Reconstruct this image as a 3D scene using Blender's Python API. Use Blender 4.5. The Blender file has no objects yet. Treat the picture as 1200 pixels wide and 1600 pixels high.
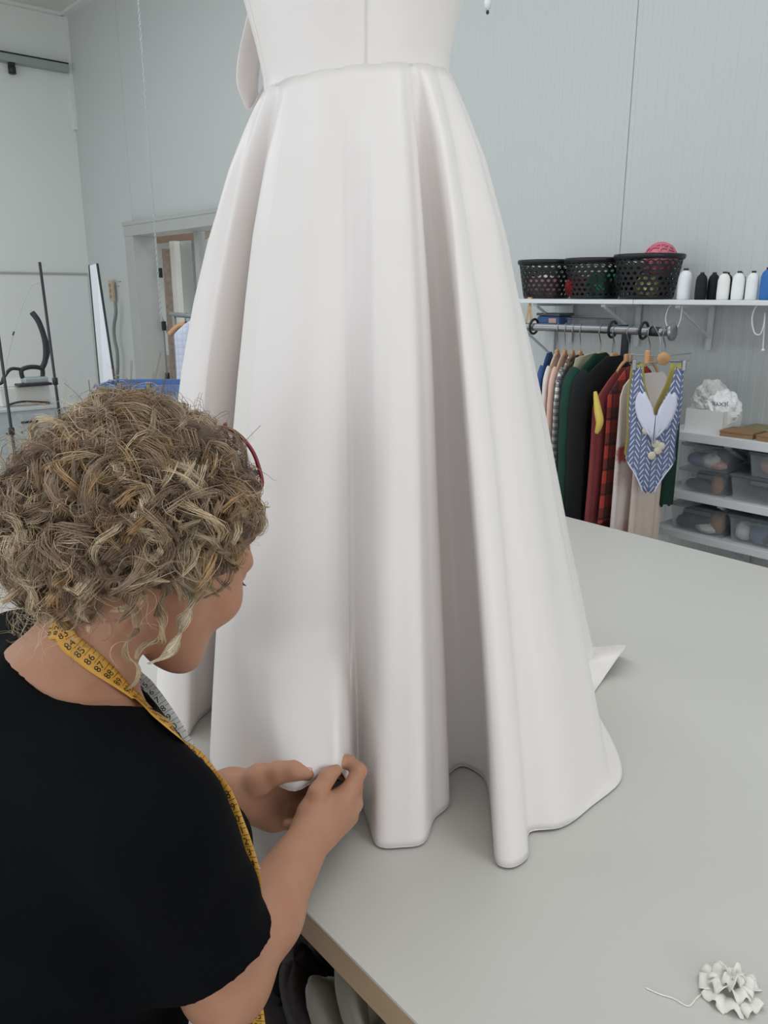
import bpy, bmesh, math, random
import numpy as np
from mathutils import Vector, Matrix
random.seed(7); RNG = np.random.default_rng(11)
scene = bpy.context.scene
COL = scene.collection
PI = math.pi

# ---------------------------------------------------------------- camera
CAM_H, FPX, PITCH, YAW = 1.62, 1245.0, math.radians(15.28), math.radians(48.9)
cam_data = bpy.data.cameras.new('camera')
cam_data.sensor_fit = 'VERTICAL'; cam_data.sensor_height = 36.0
cam_data.lens = 36.0 * FPX / 1600.0
cam_data.clip_start = 0.02; cam_data.clip_end = 100
cam = bpy.data.objects.new('camera', cam_data); COL.objects.link(cam)
cam.location = (0, 0, CAM_H); cam.rotation_euler = (PI/2 - PITCH, 0, YAW)
scene.camera = cam

# ---------------------------------------------------------------- world, lights, exposure
world = bpy.data.worlds.new('overcast_sky'); scene.world = world; world.use_nodes = True
bg = world.node_tree.nodes['Background']
bg.inputs[0].default_value = (0.80, 0.88, 1.0, 1); bg.inputs[1].default_value = 1.0
def area(name, loc, rot, sx, sy, power, color):
    l = bpy.data.lights.new(name, 'AREA'); l.shape = 'RECTANGLE'; l.size = sx; l.size_y = sy
    l.energy = power; l.color = color
    o = bpy.data.objects.new(name, l); COL.objects.link(o); o.location = loc; o.rotation_euler = rot
    return o
SKYL = (0.91, 0.96, 1.0)
area('skylight_strip', (-0.2, -1.7, 4.05), (0, 0, 0), 7.0, 1.0, 34, SKYL)
area('skylight_strip_wide', (-2.0, 1.2, 4.05), (0, 0, 0), 8.0, 1.0, 95, (0.94,0.98,0.98))
area('back_room_fill', (-7.0, 4.6, 3.2), (0, 0, 0), 1.2, .6, 120, (1.0, 0.99, 0.96))  # added fill light that brightens the room behind the doorway, no real fixture
area('far_end_fill', (-5.6, -1.7, 4.05), (0, 0, 0), 3.4, 1.0, 115, SKYL)  # added fill light at ceiling level, lifts the dim walls at the far end
area('window_daylight', (-2.2, -3.78, 1.75), (PI/2, 0, 0), 6.0, 2.2, 80, (0.92, 0.96, 1.0))
area('window_daylight_end', (3.75, -0.6, 1.9), (0, PI/2, 0), 2.0, 4.0, 84, (0.94, 0.97, 1.0))
scene.view_settings.view_transform = 'Standard'
try: scene.view_settings.look = 'None'
except Exception: pass
scene.view_settings.gamma = 1.0
scene.view_settings.use_curve_mapping = False
scene.view_settings.exposure = -0.55

# ---------------------------------------------------------------- helpers: measuring from the viewpoint
_F = np.array([-math.sin(YAW)*math.cos(PITCH), math.cos(YAW)*math.cos(PITCH), -math.sin(PITCH)])
_U = np.array([-math.sin(YAW)*math.sin(PITCH), math.cos(YAW)*math.sin(PITCH), math.cos(PITCH)])
_X = np.array([math.cos(YAW), math.sin(YAW), 0.0])
_C = np.array([0, 0, CAM_H])
def ray(u, v): return _F + _X*((u-600)/FPX) + _U*((800-v)/FPX)
def at(u, v, t): return _C + ray(u, v)*t
def at_z(u, v, z): r = ray(u, v); return _C + r*((z-CAM_H)/r[2])
def at_y(u, v, y): r = ray(u, v); return _C + r*(y/r[1])
def at_x(u, v, x): r = ray(u, v); return _C + r*(x/r[0])

# ---------------------------------------------------------------- helpers: materials
def srgb(r, g, b):
    def c(x):
        x /= 255.0
        return x/12.92 if x <= 0.04045 else ((x+0.055)/1.055)**2.4
    return (c(r), c(g), c(b), 1)
MATS = {}
def mat(name, col, rough=0.6, var=0.0, scale=20.0, bump=0.0, bscale=None, metallic=0.0, spec=0.5, sheen=0.0, alpha=1.0, trans=0.0, sss=0.0, ior=1.45, stretch=None, col2=None, coat=0.0):
    if name in MATS: return MATS[name]
    m = bpy.data.materials.new(name); m.use_nodes = True
    nt = m.node_tree; b = nt.nodes['Principled BSDF']
    b.inputs['Base Color'].default_value = col
    b.inputs['Roughness'].default_value = rough
    b.inputs['Metallic'].default_value = metallic
    b.inputs['Specular IOR Level'].default_value = spec
    b.inputs['IOR'].default_value = ior
    b.inputs['Alpha'].default_value = alpha
    b.inputs['Transmission Weight'].default_value = trans
    b.inputs['Coat Weight'].default_value = coat
    if sheen: b.inputs['Sheen Weight'].default_value = sheen
    if sss:
        b.inputs['Subsurface Weight'].default_value = sss
        b.inputs['Subsurface Radius'].default_value = (0.012, 0.005, 0.003)
        b.inputs['Subsurface Scale'].default_value = 1.0
    tc = None
    if var or bump:
        tc = nt.nodes.new('ShaderNodeTexCoord')
        mp = nt.nodes.new('ShaderNodeMapping'); nt.links.new(tc.outputs['Object'], mp.inputs[0])
        if stretch: mp.inputs['Scale'].default_value = stretch
    if var:
        n = nt.nodes.new('ShaderNodeTexNoise'); n.inputs['Scale'].default_value = scale; n.inputs['Detail'].default_value = 4
        nt.links.new(mp.outputs[0], n.inputs['Vector'])
        mx = nt.nodes.new('ShaderNodeMix'); mx.data_type = 'RGBA'
        c2 = col2 if col2 else tuple(max(0, c*(1-var)) for c in col[:3])+(1,)
        c1 = col if col2 else tuple(min(1, c*(1+var*0.5)) for c in col[:3])+(1,)
        mx.inputs[6].default_value = c1; mx.inputs[7].default_value = c2
        nt.links.new(n.outputs['Fac'], mx.inputs[0]); nt.links.new(mx.outputs[2], b.inputs['Base Color'])
    if bump:
        n2 = nt.nodes.new('ShaderNodeTexNoise'); n2.inputs['Scale'].default_value = bscale or scale*3; n2.inputs['Detail'].default_value = 3
        nt.links.new(mp.outputs[0], n2.inputs['Vector'])
        bp = nt.nodes.new('ShaderNodeBump'); bp.inputs['Strength'].default_value = bump; bp.inputs['Distance'].default_value = 0.002
        nt.links.new(n2.outputs['Fac'], bp.inputs['Height']); nt.links.new(bp.outputs[0], b.inputs['Normal'])
    MATS[name] = m
    return m

# ---------------------------------------------------------------- helpers: meshes and objects
class MB:
    def __init__(s): s.v = []; s.f = []; s.sm = []
    def add(s, vs, fs, smooth=False):
        o = len(s.v); s.v += [tuple(map(float, p)) for p in vs]
        for f in fs: s.f.append(tuple(i+o for i in f)); s.sm.append(smooth)
        return s
    def box(s, c, size, rz=0.0, bev=0.0, M=None):
        hx, hy, hz = [k/2 for k in size]
        if bev <= 0:
            vs = [(-hx,-hy,-hz),(hx,-hy,-hz),(hx,hy,-hz),(-hx,hy,-hz),(-hx,-hy,hz),(hx,-hy,hz),(hx,hy,hz),(-hx,hy,hz)]
            fs = [(3,2,1,0),(4,5,6,7),(0,1,5,4),(1,2,6,5),(2,3,7,6),(3,0,4,7)]
        else:
            bev = min(bev, hx*.9, hy*.9, hz*.9)
            bm = bmesh.new(); bmesh.ops.create_cube(bm, size=1)
            for q in bm.verts: q.co = Vector((q.co.x*2*hx, q.co.y*2*hy, q.co.z*2*hz))
            bmesh.ops.bevel(bm, geom=bm.edges[:], offset=bev, segments=2, affect='EDGES', profile=.5)
            bm.verts.index_update()
            vs = [tuple(q.co) for q in bm.verts]; fs = [tuple(q.index for q in f.verts) for f in bm.faces]; bm.free()
        cr, sr = math.cos(rz), math.sin(rz)
        vs = [(x*cr-y*sr, x*sr+y*cr, z) for x, y, z in vs]
        if M is not None: vs = [tuple(M @ Vector(p)) for p in vs]
        vs = [(x+c[0], y+c[1], z+c[2]) for x, y, z in vs]
        return s.add(vs, fs, False)
    def bar(s, a, b, w, h, up=(0,0,1)):          # a rectangular bar between two points
        a = Vector(a); b = Vector(b); t = (b-a).normalized(); u = Vector(up)
        x = t.cross(u)
        if x.length < 1e-4: x = t.cross(Vector((1,0,0)))
        x.normalize(); y = x.cross(t)
        vs = [p+x*i*w/2+y*j*h/2 for p in (a,b) for i,j in ((-1,-1),(1,-1),(1,1),(-1,1))]
        return s.add(vs, [(0,1,2,3),(7,6,5,4),(0,4,5,1),(1,5,6,2),(2,6,7,3),(3,7,4,0)])
    def tube(s, pts, r, n=8, caps=True, closed=False):
        P = [Vector(p) for p in pts]; m = len(P)
        rs = r if hasattr(r, '__len__') else [r]*m
        T = []
        for i in range(m):
            if closed: T.append((P[(i+1)%m]-P[i-1]).normalized())
            else: T.append((P[min(i+1,m-1)]-P[max(i-1,0)]).normalized())
        u = T[0].orthogonal().normalized(); vs = []
        for i in range(m):
            u = (u - T[i]*u.dot(T[i]))
            if u.length < 1e-6: u = T[i].orthogonal()
            u.normalize(); w = T[i].cross(u)
            for k in range(n):
                a = 2*PI*k/n; vs.append(P[i]+(u*math.cos(a)+w*math.sin(a))*rs[i])
        fs = []
        for i in range(m if closed else m-1):
            j = (i+1) % m
            for k in range(n): fs.append((i*n+k, i*n+(k+1)%n, j*n+(k+1)%n, j*n+k))
        if caps and not closed: fs += [tuple(range(n-1,-1,-1)), tuple((m-1)*n+k for k in range(n))]
        return s.add(vs, fs, True)
    def lathe(s, prof, n=24, c=(0,0,0), axis='z', caps=True):
        vs = []
        for r, z in prof:
            for k in range(n):
                a = 2*PI*k/n; p = (r*math.cos(a), r*math.sin(a), z)
                if axis == 'y': p = (p[0], p[2], p[1])
                if axis == 'x': p = (p[2], p[0], p[1])
                vs.append((p[0]+c[0], p[1]+c[1], p[2]+c[2]))
        fs = [(i*n+k, i*n+(k+1)%n, (i+1)*n+(k+1)%n, (i+1)*n+k) for i in range(len(prof)-1) for k in range(n)]
        if caps: fs += [tuple(range(n-1,-1,-1)), tuple((len(prof)-1)*n+k for k in range(n))]
        return s.add(vs, fs, True)
    def grid(s, G, smooth=True, wrap_u=False):   # G[i][j] points
        m, n = len(G), len(G[0]); vs = [p for row in G for p in row]
        fs = []
        for i in range(m-1):
            for j in range(n if wrap_u else n-1):
                k = (j+1) % n
                fs.append((i*n+j, i*n+k, (i+1)*n+k, (i+1)*n+j))
        return s.add(vs, fs, smooth)
    def ball(s, c, r, seg=16, rings=10, sc=(1,1,1)):
        G = []
        for i in range(rings+1):
            ph = PI*i/rings
            G.append([(c[0]+r*sc[0]*math.sin(ph)*math.cos(2*PI*j/seg), c[1]+r*sc[1]*math.sin(ph)*math.sin(2*PI*j/seg), c[2]+r*sc[2]*math.cos(ph)) for j in range(seg)])
        return s.grid(G, True, True)
    def mesh(s, name):
        me = bpy.data.meshes.new(name); me.from_pydata(s.v, [], s.f)
        me.polygons.foreach_set('use_smooth', s.sm); me.update()
        return me
    def build(s, name, m, parent=None, solid=0.0, subsurf=0):
        return link(name, s.mesh(name), m, parent, solid, subsurf)
def link(name, me, m, parent=None, solid=0.0, subsurf=0):
    o = bpy.data.objects.new(name, me); COL.objects.link(o)
    if m is not None and not me.materials: me.materials.append(m)
    if parent is not None: o.parent = parent
    if subsurf:
        md = o.modifiers.new('subsurf', 'SUBSURF'); md.levels = subsurf; md.render_levels = subsurf
    if solid:
        md = o.modifiers.new('solid', 'SOLIDIFY'); md.thickness = solid; md.offset = 0
    return o
def np_mesh(name, V, Q, smooth=True):            # fast mesh from arrays, faces of 3 or 4 corners
    me = bpy.data.meshes.new(name); n = len(Q); k = Q.shape[1]
    me.vertices.add(len(V)); me.vertices.foreach_set('co', np.asarray(V, np.float32).ravel())
    me.loops.add(n*k); me.loops.foreach_set('vertex_index', np.asarray(Q, np.int32).ravel())
    me.polygons.add(n); me.polygons.foreach_set('loop_start', np.arange(0, n*k, k, dtype=np.int32))
    me.polygons.foreach_set('use_smooth', np.full(n, smooth))
    me.update(calc_edges=True); me.validate()
    return me
def tag(o, label=None, cat=None, group=None, kind=None):
    if label: o['label'] = label
    if cat: o['category'] = cat
    if group: o['group'] = group
    if kind: o['kind'] = kind
    return o
def empty(name, loc=(0,0,0), rz=0.0):
    o = bpy.data.objects.new(name, None); COL.objects.link(o); o.location = loc; o.rotation_euler = (0,0,rz)
    o.empty_display_size = 0.05
    return o
def thing(name, label, cat, loc=(0,0,0), rz=0.0, group=None):
    return tag(empty(name, loc, rz), label, cat, group)
def struct(name, mb, m, parent=None):
    o = mb.build(name, m, parent)
    if parent is None: o['kind'] = 'structure'
    return o
def copy_tree(o, parent=None):
    c = o.copy(); COL.objects.link(c); c.parent = parent
    for ch in list(o.children): copy_tree(ch, c)
    return c

# ---------------------------------------------------------------- the room
ZT = 0.90                      # table top height
WY, WX, CEIL = 3.15, -8.03, 3.86
M_wall = mat('white_panel', srgb(197,200,199), 0.55, var=0.03, scale=1.2, bump=0.03, bscale=60)
M_wall_end = mat('white_plaster', srgb(222,225,220), 0.7, var=0.03, scale=1.0)
M_floor = mat('pale_concrete', srgb(196,192,188), 0.5, var=0.10, scale=2.5, bump=0.05, bscale=40)
M_ceil = mat('ceiling_white', srgb(214,214,208), 0.8, var=0.02, scale=2)
M_grey = mat('grey_aluminium', srgb(180,182,180), 0.45, metallic=0.15, var=0.05, scale=9)
M_dark = mat('black_steel', srgb(38,39,42), 0.45)
M_white = mat('white_laminate', srgb(226,225,222), 0.4, var=0.02, scale=4)
struct('floor', MB().box((-2.0,1.0,-0.05), (13.0,10.6,0.1)), M_floor)
XR, YB = 4.0, -4.0
# shelf wall with the doorway; corrugated panels with a seam every 1.15 m
DX0, DX1, DZ = -6.90, -4.55, 2.15
wl = MB()
def ribbed(mb, x0, x1, z0, z1, y, pitch=0.046, dep=0.0011):
    n = int((x1-x0)/pitch)
    xs = []; ys = []
    for i in range(n+1):
        x = x0+(x1-x0)*i/n; w = (x1-x0)/n
        xs += [x, x+w*.42, x+w*.5, x+w*.92]; ys += [y, y, y-dep, y-dep]
    xs = [min(x, x1) for x in xs]
    mb.grid([[(x, yy, z0) for x, yy in zip(xs, ys)], [(x, yy, z1) for x, yy in zip(xs, ys)]], False)
seams = [-8.03, DX0-0.06, DX1+0.06, -3.2, -2.076, -0.95, 0.2, 1.35, 2.5, XR]
wall = None
back = MB()
back.box(((WX+DX0)/2-.05, WY+0.09, CEIL/2+.1), (DX0-WX+.1, 0.12, CEIL+.2)).box(((XR+DX1)/2, WY+0.09, CEIL/2+.1), (XR-DX1, 0.12, CEIL+.2)).box(((DX0+DX1)/2, WY+0.09, (CEIL+.2+DZ)/2), (DX1-DX0, 0.12, CEIL+.2-DZ))
wall = struct('wall_back', back, M_wall)
for a, b in zip(seams[:-1], seams[1:]):
    z0 = 0.0
    if abs(a-(DX0-0.06)) < .01: z0 = DZ+0.06
    p = MB()
    if a >= -3.3: ribbed(p, a+0.002, b-0.002, z0, CEIL+.2, WY+0.028)
    else: p.box(((a+b)/2, WY+0.029, (z0+CEIL+.2)/2), (b-a-0.004, 0.003, CEIL+.2-z0))
    p.build('wall_panel', M_wall, wall)
we = struct('wall_left', MB().box((WX-0.06, -0.3, CEIL/2+.1), (0.12, 8.0, CEIL+.2)), M_wall_end)
M_seam = mat('seam_grey', srgb(168,170,168), .6)
zz = at_x(60, 427, WX)[2]
MB().box((WX+0.012, 0.6, zz), (0.024, 5.1, 0.018)).build('wall_ledge', M_seam, we)
MB().box((WX+0.006, 0.6, zz/2), (0.012, 5.1, zz-.02)).build('wall_board', mat('board_white', srgb(222,224,222), .5), we)
# unseen sides of the hall: window walls behind and beside the viewpoint
bw = MB()
bw.box((-2, YB-0.06, 0.45), (12.1, 0.12, 0.9)).box((-2, YB-0.06, 3.7), (12.1, 0.12, 1.2))
for x in (-7.6, -5.4, -2.2, 1.0, 3.6): bw.box((x, YB-0.06, 2.0), (0.8 if x in (-7.6,3.6) else 0.2, 0.12, 2.2))
struct('wall_front', bw, M_wall_end)
rw = MB()
rw.box((XR+0.06, -0.4, 0.6), (0.12, 7.3, 1.2)).box((XR+0.06, -0.4, 3.75), (0.12, 7.3, 1.1)).box((XR+.06, -3.3, 2.2), (0.12, 1.4, 2.0)).box((XR+.06, 2.25, 2.2), (0.12, 1.9, 2.0))
struct('wall_right', rw, M_wall_end)
cl = MB()
cl.box((-2, -3.15, CEIL+.25), (12.3, 1.9, 0.1)).box((-2, 2.5, CEIL+.25), (12.3, 1.6, 0.1)).box((-2, -0.25, CEIL+.25), (12.3, 1.9, 0.1))
cl.box((-7.75, -1.7, CEIL+.25), (.8, 1.0, 0.1)).box((3.7, -1.7, CEIL+.25), (.8, 1.0, 0.1)).box((-7.1, 1.2, CEIL+.25), (2.2, 1.0, 0.1)).box((3.05, 1.2, CEIL+.25), (2.1, 1.0, 0.1))
struct('ceiling', cl, M_ceil)
struct('trim_1', MB().bar((WX+.03, WY-.0, CEIL+.2), (XR, WY-.0, CEIL+.2), .06, .05).bar((WX+.02, -4, CEIL+.2), (WX+.02, WY, CEIL+.2), .06, .05), M_wall_end)
struct('trim_2', MB().bar((WX+.02, WY+.02, 3.1), (WX+.02, WY+.02, CEIL+.2), .05, .05), M_wall_end)
# ---------------------------------------------------------------- cutting table
M_top = mat('table_laminate', srgb(206,203,196), 0.38, var=0.025, scale=2.0)
M_ply = mat('plywood_edge', srgb(176,148,116), 0.6, var=0.18, scale=14, stretch=(0.6,8,8))
M_legw = mat('pale_timber', srgb(190,165,130), 0.6, var=0.15, scale=10)
table = thing('cutting_table', 'large white topped cutting table with plywood edge that carries the wedding dress', 'table', (-0.335, 1.29, 0), math.radians(-1.2))
TL, TW = 3.1, 1.68
MB().box((0,0,ZT-0.003), (TL,TW,0.006)).build('table_top', M_top, table)
MB().box((0,0,ZT-0.023), (TL-.002,TW-.002,0.034)).build('table_board', M_ply, table)
for sy in (-1,1): MB().box((0,sy*(TW/2-.012),ZT-0.0225), (TL+.004,0.026,0.037)).build('edge_strip', M_ply, table)
for x in (-TL/2+.12, 0, TL/2-.12):
    for y in (-TW/2+.22, TW/2-.12):
        MB().box((x,y,(ZT-.04)/2), (0.07,0.07,ZT-.04), bev=.004).build('leg', M_legw, table)
MB().box((0,.0,0.485), (TL-.3,TW-.06,0.03)).build('under_shelf', mat('shelf_board_dark', srgb(90,80,72), .7), table)

# ---------------------------------------------------------------- wedding dress
M_satin = mat('ivory_satin', srgb(240,233,229), 0.38, sheen=0.15, spec=0.4, var=0.015, scale=6)
AX = np.array([-0.956, 0.783])            # vertical axis of the dress over the table
ZW = 1.905                                # waist height
tz = lambda u, v: at_z(u, v, ZT)[:2]
dress = thing('wedding_dress', 'long white satin wedding dress standing on the cutting table', 'dress', (AX[0], AX[1], ZT))
Xr, Fw = _X[:2], np.array([-math.sin(YAW), math.cos(YAW)])       # right and away as seen from the viewpoint
def rel(r, a): return AX + Xr*r*math.sin(math.radians(a)) - Fw*r*math.cos(math.radians(a))  # a: 0 front, 90 right
# hem outline: (position, waist angle, height over table, how early it lies on the table)
g3 = lambda u, v, t: at(u, v, t)
H = []
def hem(p, ang, lift=0.004, tt=1.0, nat=None):
    q = p if nat is None else nat; H.append((p[0], p[1], ang, lift, tt, q[0], q[1]))
hem(rel(.46,-124), -124)
hem(rel(.40,-105), -108)
hem(tz(254,1124), -94)                    # left silhouette ridge
hem(tz(284,1152), -80)
hem(tz(322,1120), -62)                    # recess
hem(tz(376,1060), -50)
hem(tz(362,1130), -44)
hem(tz(327,1182), -39.5)                    # crease of the next fold
hem(tz(345,1222), -36)
NAT = [tz(u, v) for u, v in ((372,1248),(412,1262),(455,1268),(500,1272),(530,1266),(546,1258))]
for u, v, t, an in ((392,1225,1.085,-32), (432,1217,1.035,-28), (468,1231,1.008,-23.5), (505,1212,1.005,-18), (527,1205,1.012,-13)):
    p = g3(u, v, t); hem(p, an, p[2]-ZT, 1.0, NAT.pop(0))  # held up between the two hands
p = g3(543,1226,1.06); hem(p, -8, p[2]-ZT, 1.0, NAT.pop(0))
hem(tz(558,1252), -1, .012)
hem(tz(568,1266), 3)
hem(tz(577,1292), 7)
hem(tz(588,1322), 11)                     # centre fold
hem(tz(625,1330), 18)
hem(tz(666,1322), 26)
hem(tz(680,1283), 30)
hem(tz(700,1258), 32)
hem(tz(692,1215), 34)                     # deep recess
hem(tz(715,1195), 36)
hem(tz(752,1220), 38)
hem(tz(766,1310), 40.5)
hem(tz(778,1353), 44)                     # right fold
hem(tz(806,1361), 48)
hem(tz(832,1345), 52)
hem(tz(832,1306), 55)
hem(tz(868,1296), 60)
hem(tz(918,1266), 67, .004, .985)
hem(tz(962,1226), 75, .004, .94)
hem(tz(972,1200), 82, .004, .92)
hem(tz(952,1140), 90, .004, .92)
hem(tz(918,1092), 98, .004, .95)
hem(tz(938,1066), 105, .006, .84)
hem(tz(965,1050), 110, .035, .80)
hem(tz(978,1028), 115, .03, .78)
hem(tz(925,1015), 121, .004, .82)
hem(rel(.44,132), 133, .004, .95)
hem(rel(.66,152), 150, .004, .85)
hem(rel(.60,168), 168, .01, .85)
hem(rel(.74,185), 186, .004, .85)
hem(rel(.58,205), 206, .004, .88)
hem(rel(.52,222), 222, .004, .95)
H = np.array(H)
def catmull(A, per):
    n = len(A); out = []
    for i in range(n):
        p0, p1, p2, p3 = A[i-1], A[i], A[(i+1)%n], A[(i+2)%n]
        d1 = max(np.linalg.norm((p2-p1)[:2]), 1e-6)
        for k in range(per):
            t = k/per
            m1 = (p2-p0)*.42; m2 = (p3-p1)*.42
            out.append((2*t**3-3*t**2+1)*p1 + (t**3-2*t**2+t)*m1 + (-2*t**3+3*t**2)*p2 + (t**3-t**2)*m2)
    return np.array(out)
Hc = H.copy()
# unwrap angles for interpolation across the seam
def catmull_open(A, per):
    A2 = A.copy(); n = len(A); out = []
    off = np.array([0,0,360.0,0,0,0,0])
    ext = np.vstack([A2[-1]-off, A2, A2[0]+off, A2[1]+off])
    for i in range(n):
        p0, p1, p2, p3 = ext[i], ext[i+1], ext[i+2], ext[i+3]
        for k in range(per):
            t = k/per; m1 = (p2-p0)*.42; m2 = (p3-p1)*.42
            out.append((2*t**3-3*t**2+1)*p1 + (t**3-2*t**2+t)*m1 + (-2*t**3+3*t**2)*p2 + (t**3-t**2)*m2)
    return np.array(out)
HS = catmull_open(H, 14); NS = len(HS)
def circ_smooth(A, sig):
    k = np.arange(-3*int(sig), 3*int(sig)+1); w = np.exp(-k**2/(2*sig**2)); w /= w.sum()
    return sum(w[i]*np.roll(A, -k[i], axis=0) for i in range(len(k)))
hem_xy = HS[:, 5:7]-AX; pull = HS[:, :2]-HS[:, 5:7]; ang = np.radians(HS[:, 2])
# smooth mean outline by angle: sample mean radius over waist angle
WA, WB = 0.130, 0.105
waist = (Xr[None]*(WA*np.sin(ang))[:, None] - Fw[None]*(WB*np.cos(ang))[:, None])
smooth_xy = circ_smooth(hem_xy, 42)
smooth_r = np.linalg.norm(smooth_xy, axis=1, keepdims=True)
dirw = waist/np.linalg.norm(waist, axis=1, keepdims=True)
smooth_xy = .65*smooth_xy + .35*dirw*smooth_r
dev = hem_xy-smooth_xy
NT = 90
ts = np.linspace(0, 1, NT)**0.9
def gprof(t):
    return np.interp(t, [0,.04,.1,.2,.29,.4,.5,.65,.78,.9,1.0], [0,.085,.20,.345,.45,.56,.645,.765,.86,.94,1.0])
SK = np.zeros((NT, NS, 3))
for i, t in enumerate(ts):
    g = gprof(t); h = g**1.1
    wr_ = np.exp(-((np.mod(HS[:, 2]+180, 360)-180-95)/38)**2); wl_ = np.exp(-((np.mod(HS[:, 2]+180, 360)-180+95)/36)**2)
    g = (g - .105*math.sin(PI*t)*wr_ + .13*math.sin(PI*t**.62)*wl_)[:, None]
    tt = HS[:, 4]; ends = HS[:, 3]
    tl = np.minimum(t/tt, 1.0)
    xy = waist + (smooth_xy-waist)*g + dev*h
    # where cloth lies on the table the last stretch runs outward instead of down
    sm = min(max((t-.72)/.28, 0), 1); sm = sm*sm*(3-2*sm)
    lifted = np.clip((ends-.04)/.03, 0, 1)
    xy = xy + pull*sm
    z = (ZW-ZT)*(1-tl) + ends*(tl*(1-lifted)+sm*lifted)
    # cloth held up by the hands bellies out before it reaches the fingers
    bel = np.clip((ends-.05)/.08, 0, 1)
    z = z - bel*0.012*np.sin(PI*np.clip((t-.80)/.20, 0, 1))
    z = z + (.013*np.sin(ang)-.003)*(1-t)**3
    # small soft ripples where the skirt is gathered
    rip = 0.0035*np.sin(ang*17+1.0)*np.exp(-((t-.16)/.14)**2) + .002*np.sin(ang*9+2.0+t*6)*np.exp(-((t-.5)/.3)**2)
    rip = rip + g.ravel()*(.0055*np.sin(11*ang+.9)+.0035*np.sin(17*ang+2.1+.8*t)+.002*np.sin(29*ang+t*2))*min(1, t*4)
    xy = xy + dirw*rip[:, None]
    SK[i, :, 0] = xy[:, 0]; SK[i, :, 1] = xy[:, 1]; SK[i, :, 2] = np.maximum(z, .003)
# relax slightly to take the edge off the folds
SKp = SK.copy()
for _ in range(2):
    SK = .5*SK + .25*(np.roll(SK, 1, axis=1)+np.roll(SK, -1, axis=1))
idx = np.arange(NT*NS).reshape(NT, NS)
Q = np.stack([idx[:-1], np.roll(idx, -1, 1)[:-1], np.roll(idx, -1, 1)[1:], idx[1:]], -1).reshape(-1, 4)
skirt = link('skirt', np_mesh('skirt', SK.reshape(-1, 3), Q), M_satin, dress, solid=0.0016)
# stitched hem edge
MB().tube(SK[-1][::3], 0.0011, 5, closed=True).build('rolled_hem', M_satin, dress)
# bodice
def ring(z, a, b, n=96, cx=0.0, cy=0.0):
    out = []
    for k in range(n):
        th = 2*PI*k/n
        p = Xr*(a*math.sin(th)+cx) - Fw*(b*math.cos(th)+cy); out.append((p[0], p[1], z))
    return out
wz = ZW-ZT
prof = [(-.004,.130,.105),(.0,.1285,.1045),(.02,.129,.104),(.06,.137,.108),(.11,.150,.117),(.16,.163,.130),(.21,.168,.142),(.25,.165,.140),(.29,.155,.122)]
def bod(th0, th1, name):
    G = []
    n = 40
    for z, a_, b_ in prof:
        row = []
        for k in range(n+1):
            th = th0+(th1-th0)*k/n
            e = 1-.006*math.exp(-((k/n)*n/1.2)**2)-.006*math.exp(-((1-k/n)*n/1.2)**2)   # panel edges sink into the seam
            bow = 1+.03*math.exp(-((th-.6)/.5)**2)*math.exp(-((z-.2)/.06)**2)+.03*math.exp(-((th+.6)/.5)**2)*math.exp(-((z-.2)/.06)**2)
            p = Xr*(a_*math.sin(th)*e*bow) - Fw*(b_*math.cos(th)*e*bow)
            row.append((p[0], p[1], wz+z+.013*math.sin(th)-.003))
        G.append(row)
    return MB().grid(G).build(name, M_satin, dress, solid=0.0018)
s0 = math.asin(18/150)
for a0, a1 in ((s0, PI*.52), (PI*.52, PI), (PI, PI*1.48), (PI*1.48, 2*PI-1.25), (2*PI-1.25, 2*PI+s0)):
    bod(a0, a1, 'bodice_panel')
MB().tube([(p[0], p[1], p[2]+.013*math.sin(2*PI*k/96)-.003) for k, p in enumerate(ring(wz-.001, .1302, .1052))], .0008, 6, closed=True).build('waist_seam', M_satin, dress)
# bow at the back of the waist, its loop showing past the left side
def ribbon(pts, wdir, w, name, parent, m, th=.0015):
    L = [[Vector(p)+Vector(wd)*ww*.5*s for s in (-1,-.5,0,.5,1)] for p, wd, ww in zip(pts, wdir, w)]
    return MB().grid(L).build(name, m, parent, solid=th)
def lc(u, v, t): p = at(u, v, t); return (p[0]-AX[0], p[1]-AX[1], p[2]-ZT)
lp = [lc(u, v, t) for u, v, t in ((440,60,1.22),(420,15,1.215),(408,18,1.20),(397,60,1.18),(389,100,1.175),(387,135,1.18),(394,158,1.19),(407,176,1.205),(432,130,1.225))]
def smooth_pts(P, per=6):
    P = [np.array(p) for p in P]; out = []
    for i in range(len(P)-1):
        p0, p1, p2, p3 = P[max(i-1,0)], P[i], P[i+1], P[min(i+2,len(P)-1)]
        for k in range(per):
            t = k/per
            out.append(.5*((2*p1)+(-p0+p2)*t+(2*p0-5*p1+4*p2-p3)*t*t+(-p0+3*p1-3*p2+p3)*t**3))
    out.append(P[-1]); return out
lp = smooth_pts(lp)
fw3 = (Fw[0]*.93+Xr[0]*.36, Fw[1]*.93+Xr[1]*.36, 0)
ribbon(lp, [fw3]*len(lp), [.06]*len(lp), 'bow_loop', dress, M_satin)
lpr = [(p[0]-2*np.dot(p[:2], Xr)*Xr[0], p[1]-2*np.dot(p[:2], Xr)*Xr[1], p[2]) for p in lp]
lpr = [(p[0]+Fw[0]*.03-Xr[0]*.06, p[1]+Fw[1]*.03-Xr[1]*.06, p[2]) for p in lpr]
ribbon(lpr, [fw3]*len(lp), [.06]*len(lp), 'bow_loop', dress, M_satin)
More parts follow.
